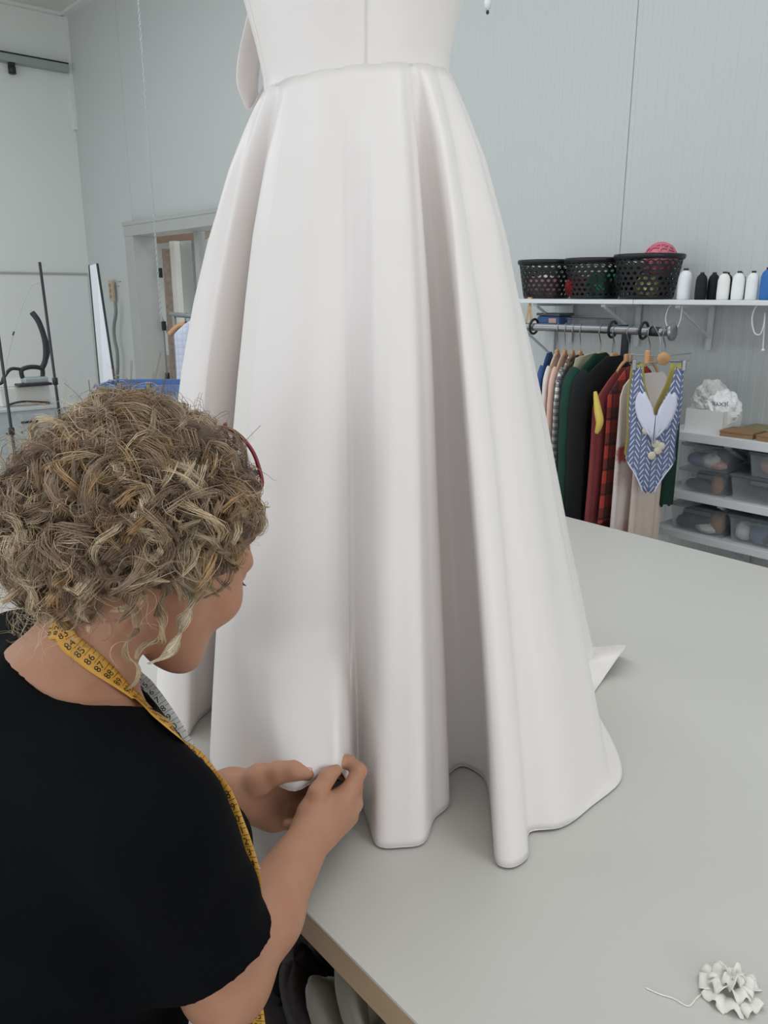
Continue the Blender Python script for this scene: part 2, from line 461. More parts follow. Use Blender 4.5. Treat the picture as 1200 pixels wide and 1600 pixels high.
# dress form that carries it
form = thing('dress_form', 'white dress form hidden inside the wedding dress', 'mannequin', (AX[0], AX[1], ZT))
M_form = mat('form_cloth', srgb(225,222,216), .8)
fm = MB(); fm.grid([ring(wz+z, a_*.955, b_*.955, 48) for z, a_, b_ in [(-.2,.10,.09),(-.12,.13,.105),(-.05,.122,.1)]+[(z,a_,b_) for z,a_,b_ in prof if z>=0]+[(.33,.15,.105),(.37,.11,.08),(.40,.06,.055),(.47,.05,.05),(.48,.005,.005)]], True, True)
fm.build('torso', M_form, form)
MB().lathe([(.016,.02),(.016,wz-.1)], 16).build('pole', M_dark, form)
MB().lathe([(.17,.001),(.17,.012),(.03,.03),(.02,.05)], 32).build('base', M_dark, form)
# fabric flower on the table, bottom right
M_ivory = mat('ivory_cloth', srgb(236,233,224), .5, sheen=.1)
fl = thing('fabric_flower', 'small ivory satin flower lying on the cutting table', 'flower', tuple(at_z(1141,1550,ZT))); fl.scale = (.84,.84,.9)
for k in range(16):
    ring_k = 0 if k < 4 else (1 if k < 9 else 2)
    a = k*2.399; r0 = (.000,.006,.014)[ring_k]; ln = (.014,.020,.024)[ring_k]; hgt = (.024,.017,.009)[ring_k]
    G = []
    for i in range(8):
        row = []
        for j in range(9):
            uu = i/7; ww = j/8-.5
            wd = (.016,.024,.032)[ring_k]*(.45+.55*min(1, uu*1.6))
            rr = r0+ln*uu; x = rr*math.cos(a)-ww*wd*math.sin(a); y = rr*math.sin(a)+ww*wd*math.cos(a)
            z = hgt*(.5+.5*math.sin(PI*min(1, uu*.9)))+.006*math.sin(9*ww+k*1.3)*uu+.012*ww*ww*(1.5-ring_k)*2
            row.append((x, y, max(z, .0015)))
        G.append(row)
    MB().grid(G).build('petal', M_ivory, fl, solid=.0012)
MB().ball((0,0,.016), .006, 10, 7, (1,1,.8)).build('flower_centre', M_ivory, fl)
# loose thread and off-cut strip beside the flower
th_ = at_z(1060,1572,ZT); 
MB().tube([tuple(at_z(u, v, ZT+.0012)) for u, v in smooth_pts([(1008,1543),(1030,1553),(1052,1560),(1075,1572),(1088,1560),(1098,1552)], 5)], .0009, 5).build('loose_thread', M_ivory, None)
tag(bpy.data.objects['loose_thread'], 'thin white thread lying on the table beside the satin flower', 'thread')
# ---------------------------------------------------------------- modelling by distance fields (people)
class Field:
    def __init__(s, lo, hi, h, pad=0.03):
        s.lo = np.array(lo, np.float32); s.h = h; s.pad = pad
        s.n = np.ceil((np.array(hi)-np.array(lo))/h).astype(int)+1
        s.F = np.full(s.n, 0.06, np.float32)
    def _box(s, lo, hi, pad=None):
        pad = s.pad if pad is None else pad
        a = np.clip(np.floor((np.array(lo)-pad-s.lo)/s.h).astype(int), 0, s.n)
        b = np.clip(np.ceil((np.array(hi)+pad-s.lo)/s.h).astype(int)+1, 0, s.n)
        if np.any(b <= a): return None
        X = [(s.lo[i]+s.h*np.arange(a[i], b[i])).astype(np.float32) for i in range(3)]
        return tuple(slice(a[i], b[i]) for i in range(3)), X[0][:,None,None], X[1][None,:,None], X[2][None,None,:]
    def _mix(s, sl, D, k, op):
        A = s.F[sl]
        if op == 'sub': D = -D
        if k > 0:
            if op == 'add':
                hh = np.maximum(k-np.abs(A-D), 0)/k; R = np.minimum(A, D)-hh*hh*k*.25
            else:
                hh = np.maximum(k-np.abs(A-D), 0)/k; R = np.maximum(A, D)+hh*hh*k*.25
        else: R = np.minimum(A, D) if op == 'add' else np.maximum(A, D)
        s.F[sl] = R
    def cone(s, a, b, ra, rb, k=.012, op='add'):            # tapered limb between two joints
        a = np.array(a, np.float32); b = np.array(b, np.float32)
        q = s._box(np.minimum(a-ra, b-rb), np.maximum(a+ra, b+rb))
        if q is None: return s
        sl, X, Y, Z = q; ba = b-a; L2 = max(float(ba@ba), 1e-9)
        t = np.clip(((X-a[0])*ba[0]+(Y-a[1])*ba[1]+(Z-a[2])*ba[2])/L2, 0, 1)
        D = np.sqrt((X-a[0]-t*ba[0])**2+(Y-a[1]-t*ba[1])**2+(Z-a[2]-t*ba[2])**2)-(ra+(rb-ra)*t)
        s._mix(sl, D, k, op); return s
    def ell(s, c, r, R=None, k=.012, op='add'):             # ellipsoid, axes in the rows of R
        c = np.array(c, np.float32); r = np.array(r, np.float32)
        m = float(r.max()); q = s._box(c-m, c+m)
        if q is None: return s
        sl, X, Y, Z = q; X = X-c[0]; Y = Y-c[1]; Z = Z-c[2]
        if R is None: R = np.eye(3)
        P = [X*R[i][0]+Y*R[i][1]+Z*R[i][2] for i in range(3)]
        k0 = np.sqrt(sum((P[i]/r[i])**2 for i in range(3))); k1 = np.sqrt(sum((P[i]/r[i]**2)**2 for i in range(3)))
        D = k0*(k0-1)/np.maximum(k1, 1e-6)
        s._mix(sl, D.astype(np.float32), k, op); return s
    def half(s, p, nrm):                                    # keep the side the normal points away from
        nrm = np.array(nrm, float); nrm /= np.linalg.norm(nrm); p = np.array(p)
        X = [(s.lo[i]+s.h*np.arange(s.n[i])) for i in range(3)]
        D = (X[0]-p[0])[:,None,None]*nrm[0]+(X[1]-p[1])[None,:,None]*nrm[1]+(X[2]-p[2])[None,None,:]*nrm[2]
        s.F = np.maximum(s.F, D.astype(np.float32)); return s
    def mesh(s, name, relax=2):
        F = s.F; S = F < 0; nx, ny, nz = F.shape
        c = np.zeros((nx-1, ny-1, nz-1), np.int8)
        for i in (0,1):
            for j in (0,1):
                for k in (0,1): c += S[i:nx-1+i, j:ny-1+j, k:nz-1+k]
        act = (c > 0) & (c < 8); I, J, K = np.nonzero(act); m = len(I)
        idx = np.full(act.shape, -1, np.int32); idx[I, J, K] = np.arange(m)
        V = np.zeros((m, 3)); W = np.zeros(m)
        cor = [(i,j,k) for i in (0,1) for j in (0,1) for k in (0,1)]
        vals = {q: F[I+q[0], J+q[1], K+q[2]] for q in cor}
        for q in cor:
            for ax in range(3):
                if q[ax] == 0:
                    r = list(q); r[ax] = 1; r = tuple(r)
                    a, b = vals[q], vals[r]; cr = (a < 0) != (b < 0)
                    t = np.where(cr, a/np.where(cr, a-b, 1), 0)
                    for d in range(3): V[:, d] += np.where(cr, q[d]+(t if d == ax else 0), 0)
                    W += cr
        V = V/W[:, None]+np.stack([I, J, K], 1)
        V = V*s.h+s.lo
        Qs = []
        for ax in range(3):
            o = [a for a in range(3) if a != ax]
            sl0 = [slice(None)]*3; sl1 = [slice(None)]*3
            sl0[ax] = slice(0, -1); sl1[ax] = slice(1, None)
            for oo in o: sl0[oo] = slice(1, -1); sl1[oo] = slice(1, -1)
            A = S[tuple(sl0)]; B = S[tuple(sl1)]; ch = A != B
            e = np.stack(np.nonzero(ch), 1)
            fl = A[ch]
            e[:, o[0]] += 1; e[:, o[1]] += 1
            def cell(d0, d1):
                g = e.copy(); g[:, o[0]] += d0; g[:, o[1]] += d1
                return idx[g[:,0], g[:,1], g[:,2]]
            q = np.stack([cell(-1,-1), cell(0,-1), cell(0,0), cell(-1,0)], 1)
            if ax == 1: fl = ~fl
            q[~fl] = q[~fl][:, ::-1]
            Qs.append(q)
        Q = np.vstack(Qs)
        for _ in range(relax):
            acc = np.zeros_like(V); cnt = np.zeros(m)
            for a in range(4):
                np.add.at(acc, Q[:, a], V[Q[:, (a+1)%4]]+V[Q[:, a-1]]); np.add.at(cnt, Q[:, a], 2)
            V = .5*V+.5*acc/np.maximum(cnt, 1)[:, None]
        return np_mesh(name, V, Q), V, Q

# ---------------------------------------------------------------- the dressmaker
woman = thing('person', 'woman with curly blond hair in a black T-shirt bending over the dress hem', 'person', (-.76, .18, 0))
WO = np.array([-.76, .18, 0])
# head frame: hc centre between the ears, hf face direction, hu up, hr her right
hc = np.array([-.768, .362, 1.358]); dl = math.radians(35)
ht = math.radians(8)                                     # head turned a little to her left
def _turn(v): return np.array([v[0]*math.cos(ht)-v[1]*math.sin(ht), v[0]*math.sin(ht)+v[1]*math.cos(ht), v[2]])
hf = _turn(np.array([0, math.cos(dl), -math.sin(dl)])); hu = _turn(np.array([0, math.sin(dl), math.cos(dl)])); hr = _turn(np.array([1., 0, 0]))
HR = np.stack([hr, hf, hu])
def hp(r, f, u): return hc+hr*r+hf*f+hu*u
shR, shL = np.array([-.582,.250,1.172]), np.array([-.955,.25,1.185])
elR = at(352,1528,.79); wrR = at(492,1297,.985)
elL = np.array([-.985,.33,.93]); wrL = at(362,1237,1.035)
neck0, neck1 = np.array([-.766,.235,1.235]), hp(0,-.035,-.06)
body = Field((-1.10,-.08,.70), (-.42,.66,1.52), .0023)
# trunk
body.ell((-.766,.225,1.10), (.165,.105,.16), k=.03)
body.cone((-.766,.125,.80), (-.766,.20,1.02), .115, .12, k=.04)
body.cone((-.84,.11,.75), (-.68,.11,.75), .095, .095, k=.04)
body.cone((-.90,.235,1.18), (-.63,.235,1.17), .052, .047, k=.05)
body.cone(neck0, neck1, .056, .050, k=.04)
body.cone((-.766,.225,1.22), (-.66,.24,1.20), .05, .045, k=.04)
body.cone((-.766,.225,1.22), (-.87,.24,1.20), .05, .045, k=.04)
# head: skull, face, jaw
body.ell(hp(0,-.012,.037), (.071,.089,.075), HR, k=.03)
body.ell(hp(0,.030,-.005), (.064,.062,.075), HR, k=.02)
body.ell(hp(0,.040,-.055), (.050,.050,.055), HR, k=.025)
body.ell(hp(0,.066,-.098), (.024,.022,.020), HR, k=.03)
for sx in (-1,1):
    body.cone(hp(sx*.056,.004,-.050), hp(sx*.018,.068,-.100), .015, .014, k=.025)     # jaw line
    body.ell(hp(sx*.036,.068,-.030), (.022,.020,.022), HR, k=.022)                    # cheek
    body.cone(hp(sx*.018,.087,.024), hp(sx*.047,.068,.018), .009, .008, k=.014)       # brow
    body.ell(hp(sx*.032,.092,.004), (.016,.012,.011), HR, k=.008, op='sub')           # eye hollow
    body.ell(hp(sx*.032,.074,.004), (.0125,.0125,.0125), HR, k=.003)                  # closed lid over the eyeball
    body.ell(hp(sx*.075,-.012,-.008), (.008,.018,.031), HR, k=.008)                   # ear
    body.ell(hp(sx*.085,-.006,-.006), (.006,.009,.018), HR, k=.006, op='sub')
body.cone(hp(0,.090,.012), hp(0,.112,-.030), .008, .011, k=.012)                      # nose
for sx in (-1,1): body.ell(hp(sx*.011,.100,-.034), (.008,.009,.007), HR, k=.006)
body.cone(hp(-.018,.085,-.066), hp(.018,.085,-.066), .006, .006, k=.006)              # lips
body.cone(hp(-.016,.083,-.076), hp(.016,.083,-.076), .007, .007, k=.006)
# arms
body.cone(shR, elR, .054, .043, k=.03).cone(elR, elR*.62+wrR*.38, .041, .040, k=.02).cone(elR*.62+wrR*.38, wrR, .039, .0245, k=.02)
body.cone(shL, elL, .052, .041, k=.03).cone(elL, elL*.62+wrL*.38, .040, .038, k=.02).cone(elL*.62+wrL*.38, wrL, .037, .026, k=.02)
# hands: palms as fans of metacarpals, every finger a chain of joints
def chain(pts, rs, k=.0035):
    for i in range(len(pts)-1): body.cone(pts[i], pts[i+1], rs[i], rs[i+1], k=k)
def fpts(L): return [at(u, v, t) for u, v, t in L]
# right hand, back of the hand towards us
R_mcp = fpts([(545,1238,1.005),(552,1256,1.022),(545,1275,1.035),(530,1292,1.045)])
for m_ in R_mcp: body.cone(wrR, m_, .021, .0125, k=.016)
body.cone(at(500,1262,.995), at(535,1255,1.01), .017, .014, k=.016)
body.cone(at(505,1285,1.0), at(530,1275,1.025), .018, .014, k=.016)
fr = [.0115,.0098,.0085,.0072]
chain([R_mcp[0]]+fpts([(561,1205,1.02),(545,1190,1.035),(524,1193,1.028)]), [.0118,.0100,.0088,.0074])
chain([R_mcp[1]]+fpts([(556,1226,1.06),(540,1210,1.07),(522,1208,1.06)]), fr)
chain([R_mcp[2]]+fpts([(552,1255,1.075),(532,1246,1.088),(512,1244,1.08)]), fr)
chain([R_mcp[3]]+fpts([(534,1282,1.078),(518,1272,1.088),(504,1266,1.08)]), [.0105,.009,.008,.0068])
chain([wrR]+fpts([(486,1268,.985),(497,1238,.986),(511,1215,.998),(525,1204,1.012)]), [.019,.0145,.0112,.0095,.0078], k=.008)
# left hand, palm towards us, thumb on top of the cloth
L_mcp = fpts([(440,1226,1.055),(449,1243,1.062),(448,1263,1.062),(440,1281,1.055)])
for m_, r_ in zip(L_mcp, (.0125,.013,.0125,.0125)): body.cone(wrL, m_, .023, r_, k=.014)
body.cone(at(385,1262,1.03), at(425,1283,1.045), .017, .014, k=.014)                  # heel of the hand
chain([L_mcp[0]]+fpts([(476,1232,1.045),(496,1228,1.030),(512,1222,1.022)]), [.0115,.0100,.0088,.0074])
chain([L_mcp[1]]+fpts([(483,1246,1.045),(502,1250,1.028),(512,1246,1.018)]), [.0118,.0104,.009,.0076])
chain([L_mcp[2]]+fpts([(478,1266,1.035),(492,1264,1.012),(484,1254,1.0)]), [.0115,.0102,.009,.0076])
chain([L_mcp[3]]+fpts([(464,1287,1.035),(466,1289,1.012),(449,1288,1.008)]), [.0108,.0094,.0084,.0074])
chain([at(378,1232,1.03)]+fpts([(406,1218,1.022),(436,1207,1.012),(460,1204,1.008),(480,1209,1.006)]), [.021,.0185,.0125,.0112,.0085], k=.010)
body.half((0,0,.72), (0,0,-1))
me, BV, BQ = body.mesh('body')
me.transform(Matrix.Translation(-Vector(WO)))
M_skin = mat('skin', srgb(192,148,120), 0.5, var=0.16, scale=26, col2=srgb(174,120,95), bump=0.12, bscale=170, sss=0.18, spec=0.35)
link('body', me, M_skin, woman)
M_nail = mat('nail', srgb(206,158,142), .3)
def nail(p, tipdir, upv, w=.0055, l=.007):
    t = Vector(tipdir).normalized(); u = Vector(upv); u = (u-t*u.dot(t)).normalized(); x = t.cross(u)
    mb = MB(); mb.ball((0,0,0), 1, 12, 8)
    mb.v = [tuple(Vector(p)-Vector(WO)+x*a*w+t*b*l+u*c*.0016) for a, b, c in mb.v]
    return mb.build('nail', M_nail, woman)
vt = np.array([0,0,1.0]); toc = -_F
p0, p1 = at(460,1204,1.008), at(480,1209,1.006); nail(p1+vt*.0072, p1-p0, vt*.8+toc*.5)
p0, p1 = at(545,1190,1.035), at(524,1193,1.028); nail(p1+toc*.005+vt*.004, p1-p0, toc*.9+vt*.5)

M_lash = mat('lash_brown', srgb(40,30,26), .6)
for sx in (-1,1):
    for k in range(7):
        a0 = hp(sx*(.024+.0035*k), .0855-.0006*k*k*.5, -.001); a1 = a0+hf*.006+hr*sx*(.001*k-.001)-hu*.004
        MB().tube([a0-WO, (a0+a1)/2-hu*.001-WO, a1-WO], [.0007,.0006,.0002], 5).build('eyelash', M_lash, woman)
    MB().tube([hp(sx*(.016+.008*k), .0975-.0035*k-.001*k*k, .022+.002*math.sin(k))-WO for k in range(5)], [.002,.003,.003,.0025,.001], 6).build('eyebrow', M_lash, woman)
# black T-shirt
sh = Field((-1.13,-.11,.66), (-.42,.50,1.32), .003)
X_ = (sh.lo[0]+sh.h*np.arange(sh.n[0]))[:,None,None]; Y_ = (sh.lo[1]+sh.h*np.arange(sh.n[1]))[None,:,None]; Z_ = (sh.lo[2]+sh.h*np.arange(sh.n[2]))[None,None,:]
cuR = shR+(elR-shR)*.80; cuL = shL+(elL-shL)*.8
sh.cone(shR+np.array([0,-.004,-.004]), cuR+np.array([.0,-.004,0]), .063, .062, k=.035).cone(cuR, elR, .062, .066, k=.02)
sh.cone(shL, elL, .068, .072, k=.035)
# openings: boat neckline, cuffs, hem; hollow inside
ax_ = (elR-shR)/np.linalg.norm(elR-shR); axl = (elL-shL)/np.linalg.norm(elL-shL)
def cut_limb(F, p, n_, rad):
    n_ = n_/np.linalg.norm(n_)
    s_ = (X_-p[0])*n_[0]+(Y_-p[1])*n_[1]+(Z_-p[2])*n_[2]
    rr = np.sqrt(np.maximum((X_-p[0])**2+(Y_-p[1])**2+(Z_-p[2])**2-s_**2, 0))
    mask = np.maximum(-s_, rr-rad)
    return np.maximum(F, -mask).astype(np.float32)
sh.F = cut_limb(sh.F, shR+(elR-shR)*.73, ax_+np.array([.15,0,.05]), .105)
sh.F = cut_limb(sh.F, shL+(elL-shL)*.73, axl, .10)
sh.ell((-.766,.222,1.095), (.182,.125,.165), k=.03)
sh.cone((-.766,.12,.78), (-.766,.195,1.02), .148, .140, k=.06)
sh.cone((-.82,.11,.72), (-.67,.11,.74), .132, .145, k=.08)
sh.cone((-.68,.17,.88), (-.70,.19,1.0), .105, .10, k=.05)
sh.cone((-.90,.232,1.186), (-.632,.232,1.172), .064, .058, k=.05)
sh.cone((-.766,.218,1.215), (-.66,.235,1.20), .060, .056, k=.04).cone((-.766,.218,1.215), (-.87,.235,1.20), .060, .056, k=.04)
for sx in (-1,1): sh.ell((-.766+sx*.085,.308,1.050), (.082,.073,.085), k=.04)
# folds and drag lines in the cloth
I_ = sh.F
w1 = .0030*np.sin(34*(X_+.6)+22*(Z_-1)+4*np.sin(9*Y_))*np.clip((1.20-Z_)*4, 0, 1)
w2 = .0022*np.sin(70*(Z_-1)-40*X_+6*np.sin(14*Y_+3*X_))*np.clip((1.22-Z_)*5, 0, 1)
sh.F = (I_+w1+w2).astype(np.float32)
sh.ell((-.752,.268,1.280), (.104,.076,.084), k=.004, op='sub')
sh.half((0,0,.70), (0,0,-1))
me, _, _ = sh.mesh('t_shirt', 5); me.transform(Matrix.Translation(-Vector(WO)))
M_black = mat('black_cotton', srgb(9,10,13), 0.9, var=0.2, scale=30, spec=0.12, bump=.15, bscale=400)
link('t_shirt', me, M_black, woman)
# trousers and shoes
tr = Field((-1.05,-.12,.02), (-.48,.35,.86), .008)
tr.cone((-.82,.10,.74), (-.69,.10,.74), .112, .112, k=.05)
for sx in (-1,1):
    tr.cone((-.766+sx*.09,.10,.72), (-.766+sx*.10,.12,.42), .092, .062, k=.03).cone((-.766+sx*.10,.12,.42), (-.766+sx*.105,.09,.06), .060, .048, k=.02)
me, _, _ = tr.mesh('trousers'); me.transform(Matrix.Translation(-Vector(WO)))
link('trousers', me, mat('black_trousers', srgb(20,20,24), .85), woman)
for sx in (-1,1):
    f_ = Field((-.766+sx*.105-.07,-.03,0), (-.766+sx*.105+.07,.30,.12), .005)
    f_.cone((-.766+sx*.105,.05,.042), (-.766+sx*.105,.2,.032), .040, .030, k=.03).cone((-.766+sx*.105,.075,.05), (-.766+sx*.105,.085,.09), .042, .042, k=.02)
    f_.half((0,0,.004), (0,0,-1))
    me, _, _ = f_.mesh('shoe'); me.transform(Matrix.Translation(-Vector(WO)))
    link('shoe', me, mat('shoe_leather', srgb(40,36,34), .5), woman)
# ---------------------------------------------------------------- hair
skc, skr = hp(0,-.012,.037), np.array([.071,.089,.075])
def to_head(P): return (P-hc) @ HR.T
def from_head(Q): return hc+Q @ HR
cap = Field(hc-.26, hc+.24, .0045)
cap.ell(skc, skr+.008, HR, k=.01)
cap.ell(hp(0,-.062,.020), (.088,.075,.082), HR, k=.04)
cap.ell(hp(0,-.065,.088), (.055,.055,.042), HR, k=.03)
cap.ell(hp(.0,-.085,-.025), (.070,.052,.055), HR, k=.03)
for sx in (-1,1): cap.ell(hp(sx*.052,-.020,.012), (.030,.055,.045), HR, k=.02)
cap.ell(hp(0,.095,-.045), (.095,.085,.108), HR, k=.012, op='sub')
cap.ell(hp(0,.02,-.13), (.12,.085,.095), HR, k=.012, op='sub')
for sx in (-1,1): cap.ell(hp(sx*.085,.000,-.035), (.022,.024,.036), HR, k=.01, op='sub')
_n = cap.n; gx, gy, gz = [(cap.lo[i]+cap.h*np.arange(_n[i])) for i in range(3)]
cap.F = (cap.F+.0045*(np.sin(95*gx)[:,None,None]*np.sin(88*gy+1)[None,:,None]+np.sin(102*gz+.5)[None,None,:]*np.sin(80*gx+60*.3)[:,None,None])).astype(np.float32)
me, _, _ = cap.mesh('hair_base', 1); me.transform(Matrix.Translation(-Vector(WO)))
M_hairb = mat('hair_roots', srgb(96,78,62), .7, var=.5, scale=60, bump=.9, bscale=140, stretch=(1,1,.35))
link('hair_base', me, M_hairb, woman)

def unit(A): return A/np.maximum(np.linalg.norm(A, axis=-1, keepdims=True), 1e-9)
SEG = 30
ENV = [(hp(-.012,-.042,-.008), np.array([.118,.116,.108])), (hp(-.012,-.074,.066), np.array([.070,.062,.054])), (skc, skr*1.16)]
def contain(P, jit):                                    # keep curls inside the hair's overall outline
    E = np.stack([np.linalg.norm(((P-c_) @ HR.T)/(r_*jit[:, None]), axis=1) for c_, r_ in ENV], 1)
    k = E.argmin(1); e = E.min(1); o = e > 1
    for i, (c_, r_) in enumerate(ENV):
        m = o & (k == i)
        if m.any(): P[m] = c_+(P[m]-c_)/e[m][:, None]
    return P
def offface(G):                                         # drop guides that would fall across the face
    q = (G-hc) @ HR.T
    bad = ((q[..., 1] > .012) & (q[..., 2] < .03)).any(1) | ((q[..., 1] > -.06) & (q[..., 2] < -.05)).any(1)
    ee = np.linalg.norm(((G-skc) @ HR.T)/skr, axis=2)
    bad |= ((q[..., 1] > .022) & (ee > 1.16)).any(1)
    return ~bad
def march(root, d0, length, grav, out=0.0, noise=.25, seed=0, lim=1.16):
    """root, d0 (n,3) in world space; returns (n,SEG,3) guide paths that stay outside the head"""
    g = np.random.default_rng(seed); n = len(root); P = root.copy(); D = unit(d0); path = [P.copy()]
    jit = g.uniform(.80, 1.16+.16*(noise > 1), n); ds = (length/(SEG-1))[:, None]; drift = g.normal(0, 1, (n,3))
    for i in range(SEG-1):
        f = i/(SEG-1)
        drift = .8*drift+.6*g.normal(0, 1, (n,3))
        D = unit(D+np.array([0,0,-1.])*grav[:, None]*(0.4+f)+drift*noise*.12)
        P = P+D*ds
        for c_, r_, s_ in ((skc, skr, lim), (hp(0,-.062,.022), np.array([.078,.068,.075]), 1.10)):
            q = (P-c_) @ HR.T; e = np.linalg.norm(q/(r_*s_), axis=1)
            ins = e < 1
            if ins.any():
                q[ins] = q[ins]/np.maximum(e[ins], .2)[:, None]; P[ins] = (c_+q @ HR)[ins]
        P = contain(P, jit)
        path.append(P.copy())
    return np.stack(path, 1)
VS, FS, CS = [], [], []; voff = 0
def strands(guides, coil, wave, thick, per, root_col, tip_col, seed=0, rad=.00036, flat=.35, clip=True):
    """turn every guide into a lock: `per` strands sharing one spiral"""
    global voff
    if clip:
        ok = offface(guides); guides, coil, wave, thick, root_col, tip_col = [a[ok] for a in (guides, coil, wave, thick, root_col, tip_col)]
    g = np.random.default_rng(seed); n = len(guides)
    T = unit(np.gradient(guides, axis=1)); ref = unit(g.normal(0, 1, (n,1,3)))
    N1 = unit(np.cross(T, ref)); N2 = np.cross(T, N1)
    L = np.cumsum(np.linalg.norm(np.diff(guides, axis=1, prepend=guides[:, :1]), axis=2), 1)
    s = np.linspace(0, 1, SEG)[None]
    ph0 = g.uniform(0, 2*PI, (n,1)); hand = np.where(g.random((n,1)) < .5, -1, 1)
    ph = ph0+hand*2*PI*L/wave[:, None]
    env = np.clip(s*5, 0, 1)
    C = guides+(N1*np.cos(ph)[..., None]+N2*np.sin(ph)[..., None])*(coil[:, None]*env)[..., None]
    T2 = unit(np.gradient(C, axis=1)); A = unit(np.cross(T2, T)+1e-4*N1); B = np.cross(T2, A)
    for k in range(per):
        a = g.normal(0, 1, (n,1)); b = g.normal(0, 1, (n,1))*flat
        wob = .5*np.sin(2*PI*L/(.5*wave[:, None])+g.uniform(0, 6.28, (n,1)))
        spread = thick[:, None]*(.22+.78*np.sin(PI*np.clip(.12+.86*s, 0, 1)))
        S = C+A*((a+wob*.35)*spread)[..., None]+B*((b+.2*wob)*spread)[..., None]
        end = np.clip(g.normal(1, .06, (n,1)), .8, 1.0)
        u_ = unit(np.cross(T2, np.array([.3,.5,.8]))); w_ = np.cross(T2, u_)
        r = rad*(1-.75*np.clip((s-.75)/.25, 0, 1))*g.uniform(.7, 1.3, (n,1))
        ringv = np.stack([S+(u_*math.cos(t)+w_*math.sin(t))*r[..., None] for t in (0, 2.094, 4.189)], 2)   # n,SEG,3,3
        VS.append(ringv.reshape(-1, 3))
        base = voff+np.arange(n)[:, None, None]*(SEG*3)+np.arange(SEG-1)[None, :, None]*3
        kk = np.arange(3)[None, None, :]; k2 = (kk+1) % 3
        q = np.stack([base+kk, base+k2, base+3+k2, base+3+kk], -1).reshape(-1, 4)
        FS.append(q); voff += n*SEG*3
        mixv = np.clip((s-.05)/.6+g.normal(0, .10, (n,1)), 0, 1)[..., None]
        c = root_col[:, None]*(1-mixv)+tip_col[:, None]*mixv
        c = c*g.uniform(.75, 1.2, (n,1,1))
        CS.append(np.repeat(c, 3, axis=1).reshape(-1, 3))
lin = lambda *c: np.array(srgb(*c)[:3])
BRN, DBR, BLD, LBL, GLD = lin(142,119,98), lin(86,70,58), lin(212,187,152), lin(238,222,192), lin(198,160,116)
def cols(n, seed, rootdark=.5, blond=.5):
    g = np.random.default_rng(seed)
    a = g.random((n,1)); b = g.random((n,1))
    root = DBR*(rootdark)+BRN*(1-rootdark)+0*a
    tip = (.7+.5*g.random((n,1)))*np.where(a < blond, BLD*(1-.5*b)+LBL*.5*b, np.where(a < blond+.22, GLD, BRN*1.25))
    return np.repeat(root[None] if root.ndim == 1 else root, n, 0) if root.ndim == 1 else root+np.zeros((n,3)), tip
g = np.random.default_rng(5)
def scalp(n, test, seed):
    g = np.random.default_rng(seed); out = []
    while len(out) < n:
        e = unit(g.normal(0, 1, 3))
        if test(e): out.append(e)
    return np.array(out)
def hairline(e):
    r, f, u = e
    if u > .35: return f < .72
    if u > -.05: return f < .30
    if u > -.35: return f < -.25
    return f < -.55 and u > -.75
tuft = hp(-.008,-.074,.076)
# A: hair swept from the front and sides up to the knot
eA = scalp(230, lambda e: hairline(e) and e[1] > -.35, 1)
rA = skc+(eA*skr*1.02) @ HR
nA = len(rA); tA = tuft+g.normal(0, .020, (nA,3)); sA = np.linspace(0, 1, SEG)[None, :, None]
PA = rA[:, None]*(1-sA)+tA[:, None]*sA
qA = (PA-skc) @ HR.T; eA_ = np.linalg.norm(qA/skr, axis=2, keepdims=True)
tgt = 1.04+.03*np.sin(PI*sA)+g.uniform(-.02, .07, (nA,1,1))
qA = qA/np.maximum(eA_, .3)*np.maximum(eA_, np.where(sA < .9, tgt, eA_)); PA = skc+qA @ HR
ca, cb = cols(nA, 2, .85, .22)
strands(PA, g.uniform(.002,.005,nA), g.uniform(.035,.06,nA), g.uniform(.003,.005,nA), 22, ca, cb*.72, 3)
# B: curls tumbling out of the knot over the back and both sides
nB = 150
dB = unit(g.normal(0, 1, (nB,3))*.75 - hf*.55 + hu*.28 + hr*.25)
rB = tuft+dB*.018+g.normal(0, .014, (nB,3))
PB = march(rB, dB, g.uniform(.12,.25,nB), g.uniform(.06,.16,nB), seed=6, noise=.5, lim=1.26)
ca, cb = cols(nB, 7, .1, .62); strands(PB, g.uniform(.007,.013,nB), g.uniform(.055,.085,nB), g.uniform(.004,.0075,nB), 26, ca, cb, 8)
# short loops of the knot standing up
nK = 60
dK = unit(g.normal(0, 1, (nK,3))*.7+hu*.75-hf*.25); rK = tuft+g.normal(0, .022, (nK,3))
PK = march(rK, dK, g.uniform(.06,.10,nK), g.uniform(.05,.12,nK), seed=9, noise=.9)
ca, cb = cols(nK, 10, .0, .55); strands(PK, g.uniform(.007,.013,nK), g.uniform(.05,.08,nK), g.uniform(.004,.007,nK), 16, ca*1.2, cb, 11)
# C: hair of the back of the head hanging in waves to the nape
eC = scalp(260, lambda e: hairline(e) and e[1] < .05 and e[2] < .75, 12)
rC = skc+(eC*skr*1.02) @ HR; nC = len(rC)
dC = unit(eC @ HR*1.0 - hf*.35 + g.normal(0, .3, (nC,3)))
PC = march(rC, dC, g.uniform(.07,.15,nC), g.uniform(.12,.22,nC), seed=13, noise=.5, lim=1.18)
ca, cb = cols(nC, 14, .45, .42); strands(PC, g.uniform(.006,.011,nC), g.uniform(.050,.075,nC), g.uniform(.004,.007,nC), 24, ca, cb*.9, 15)
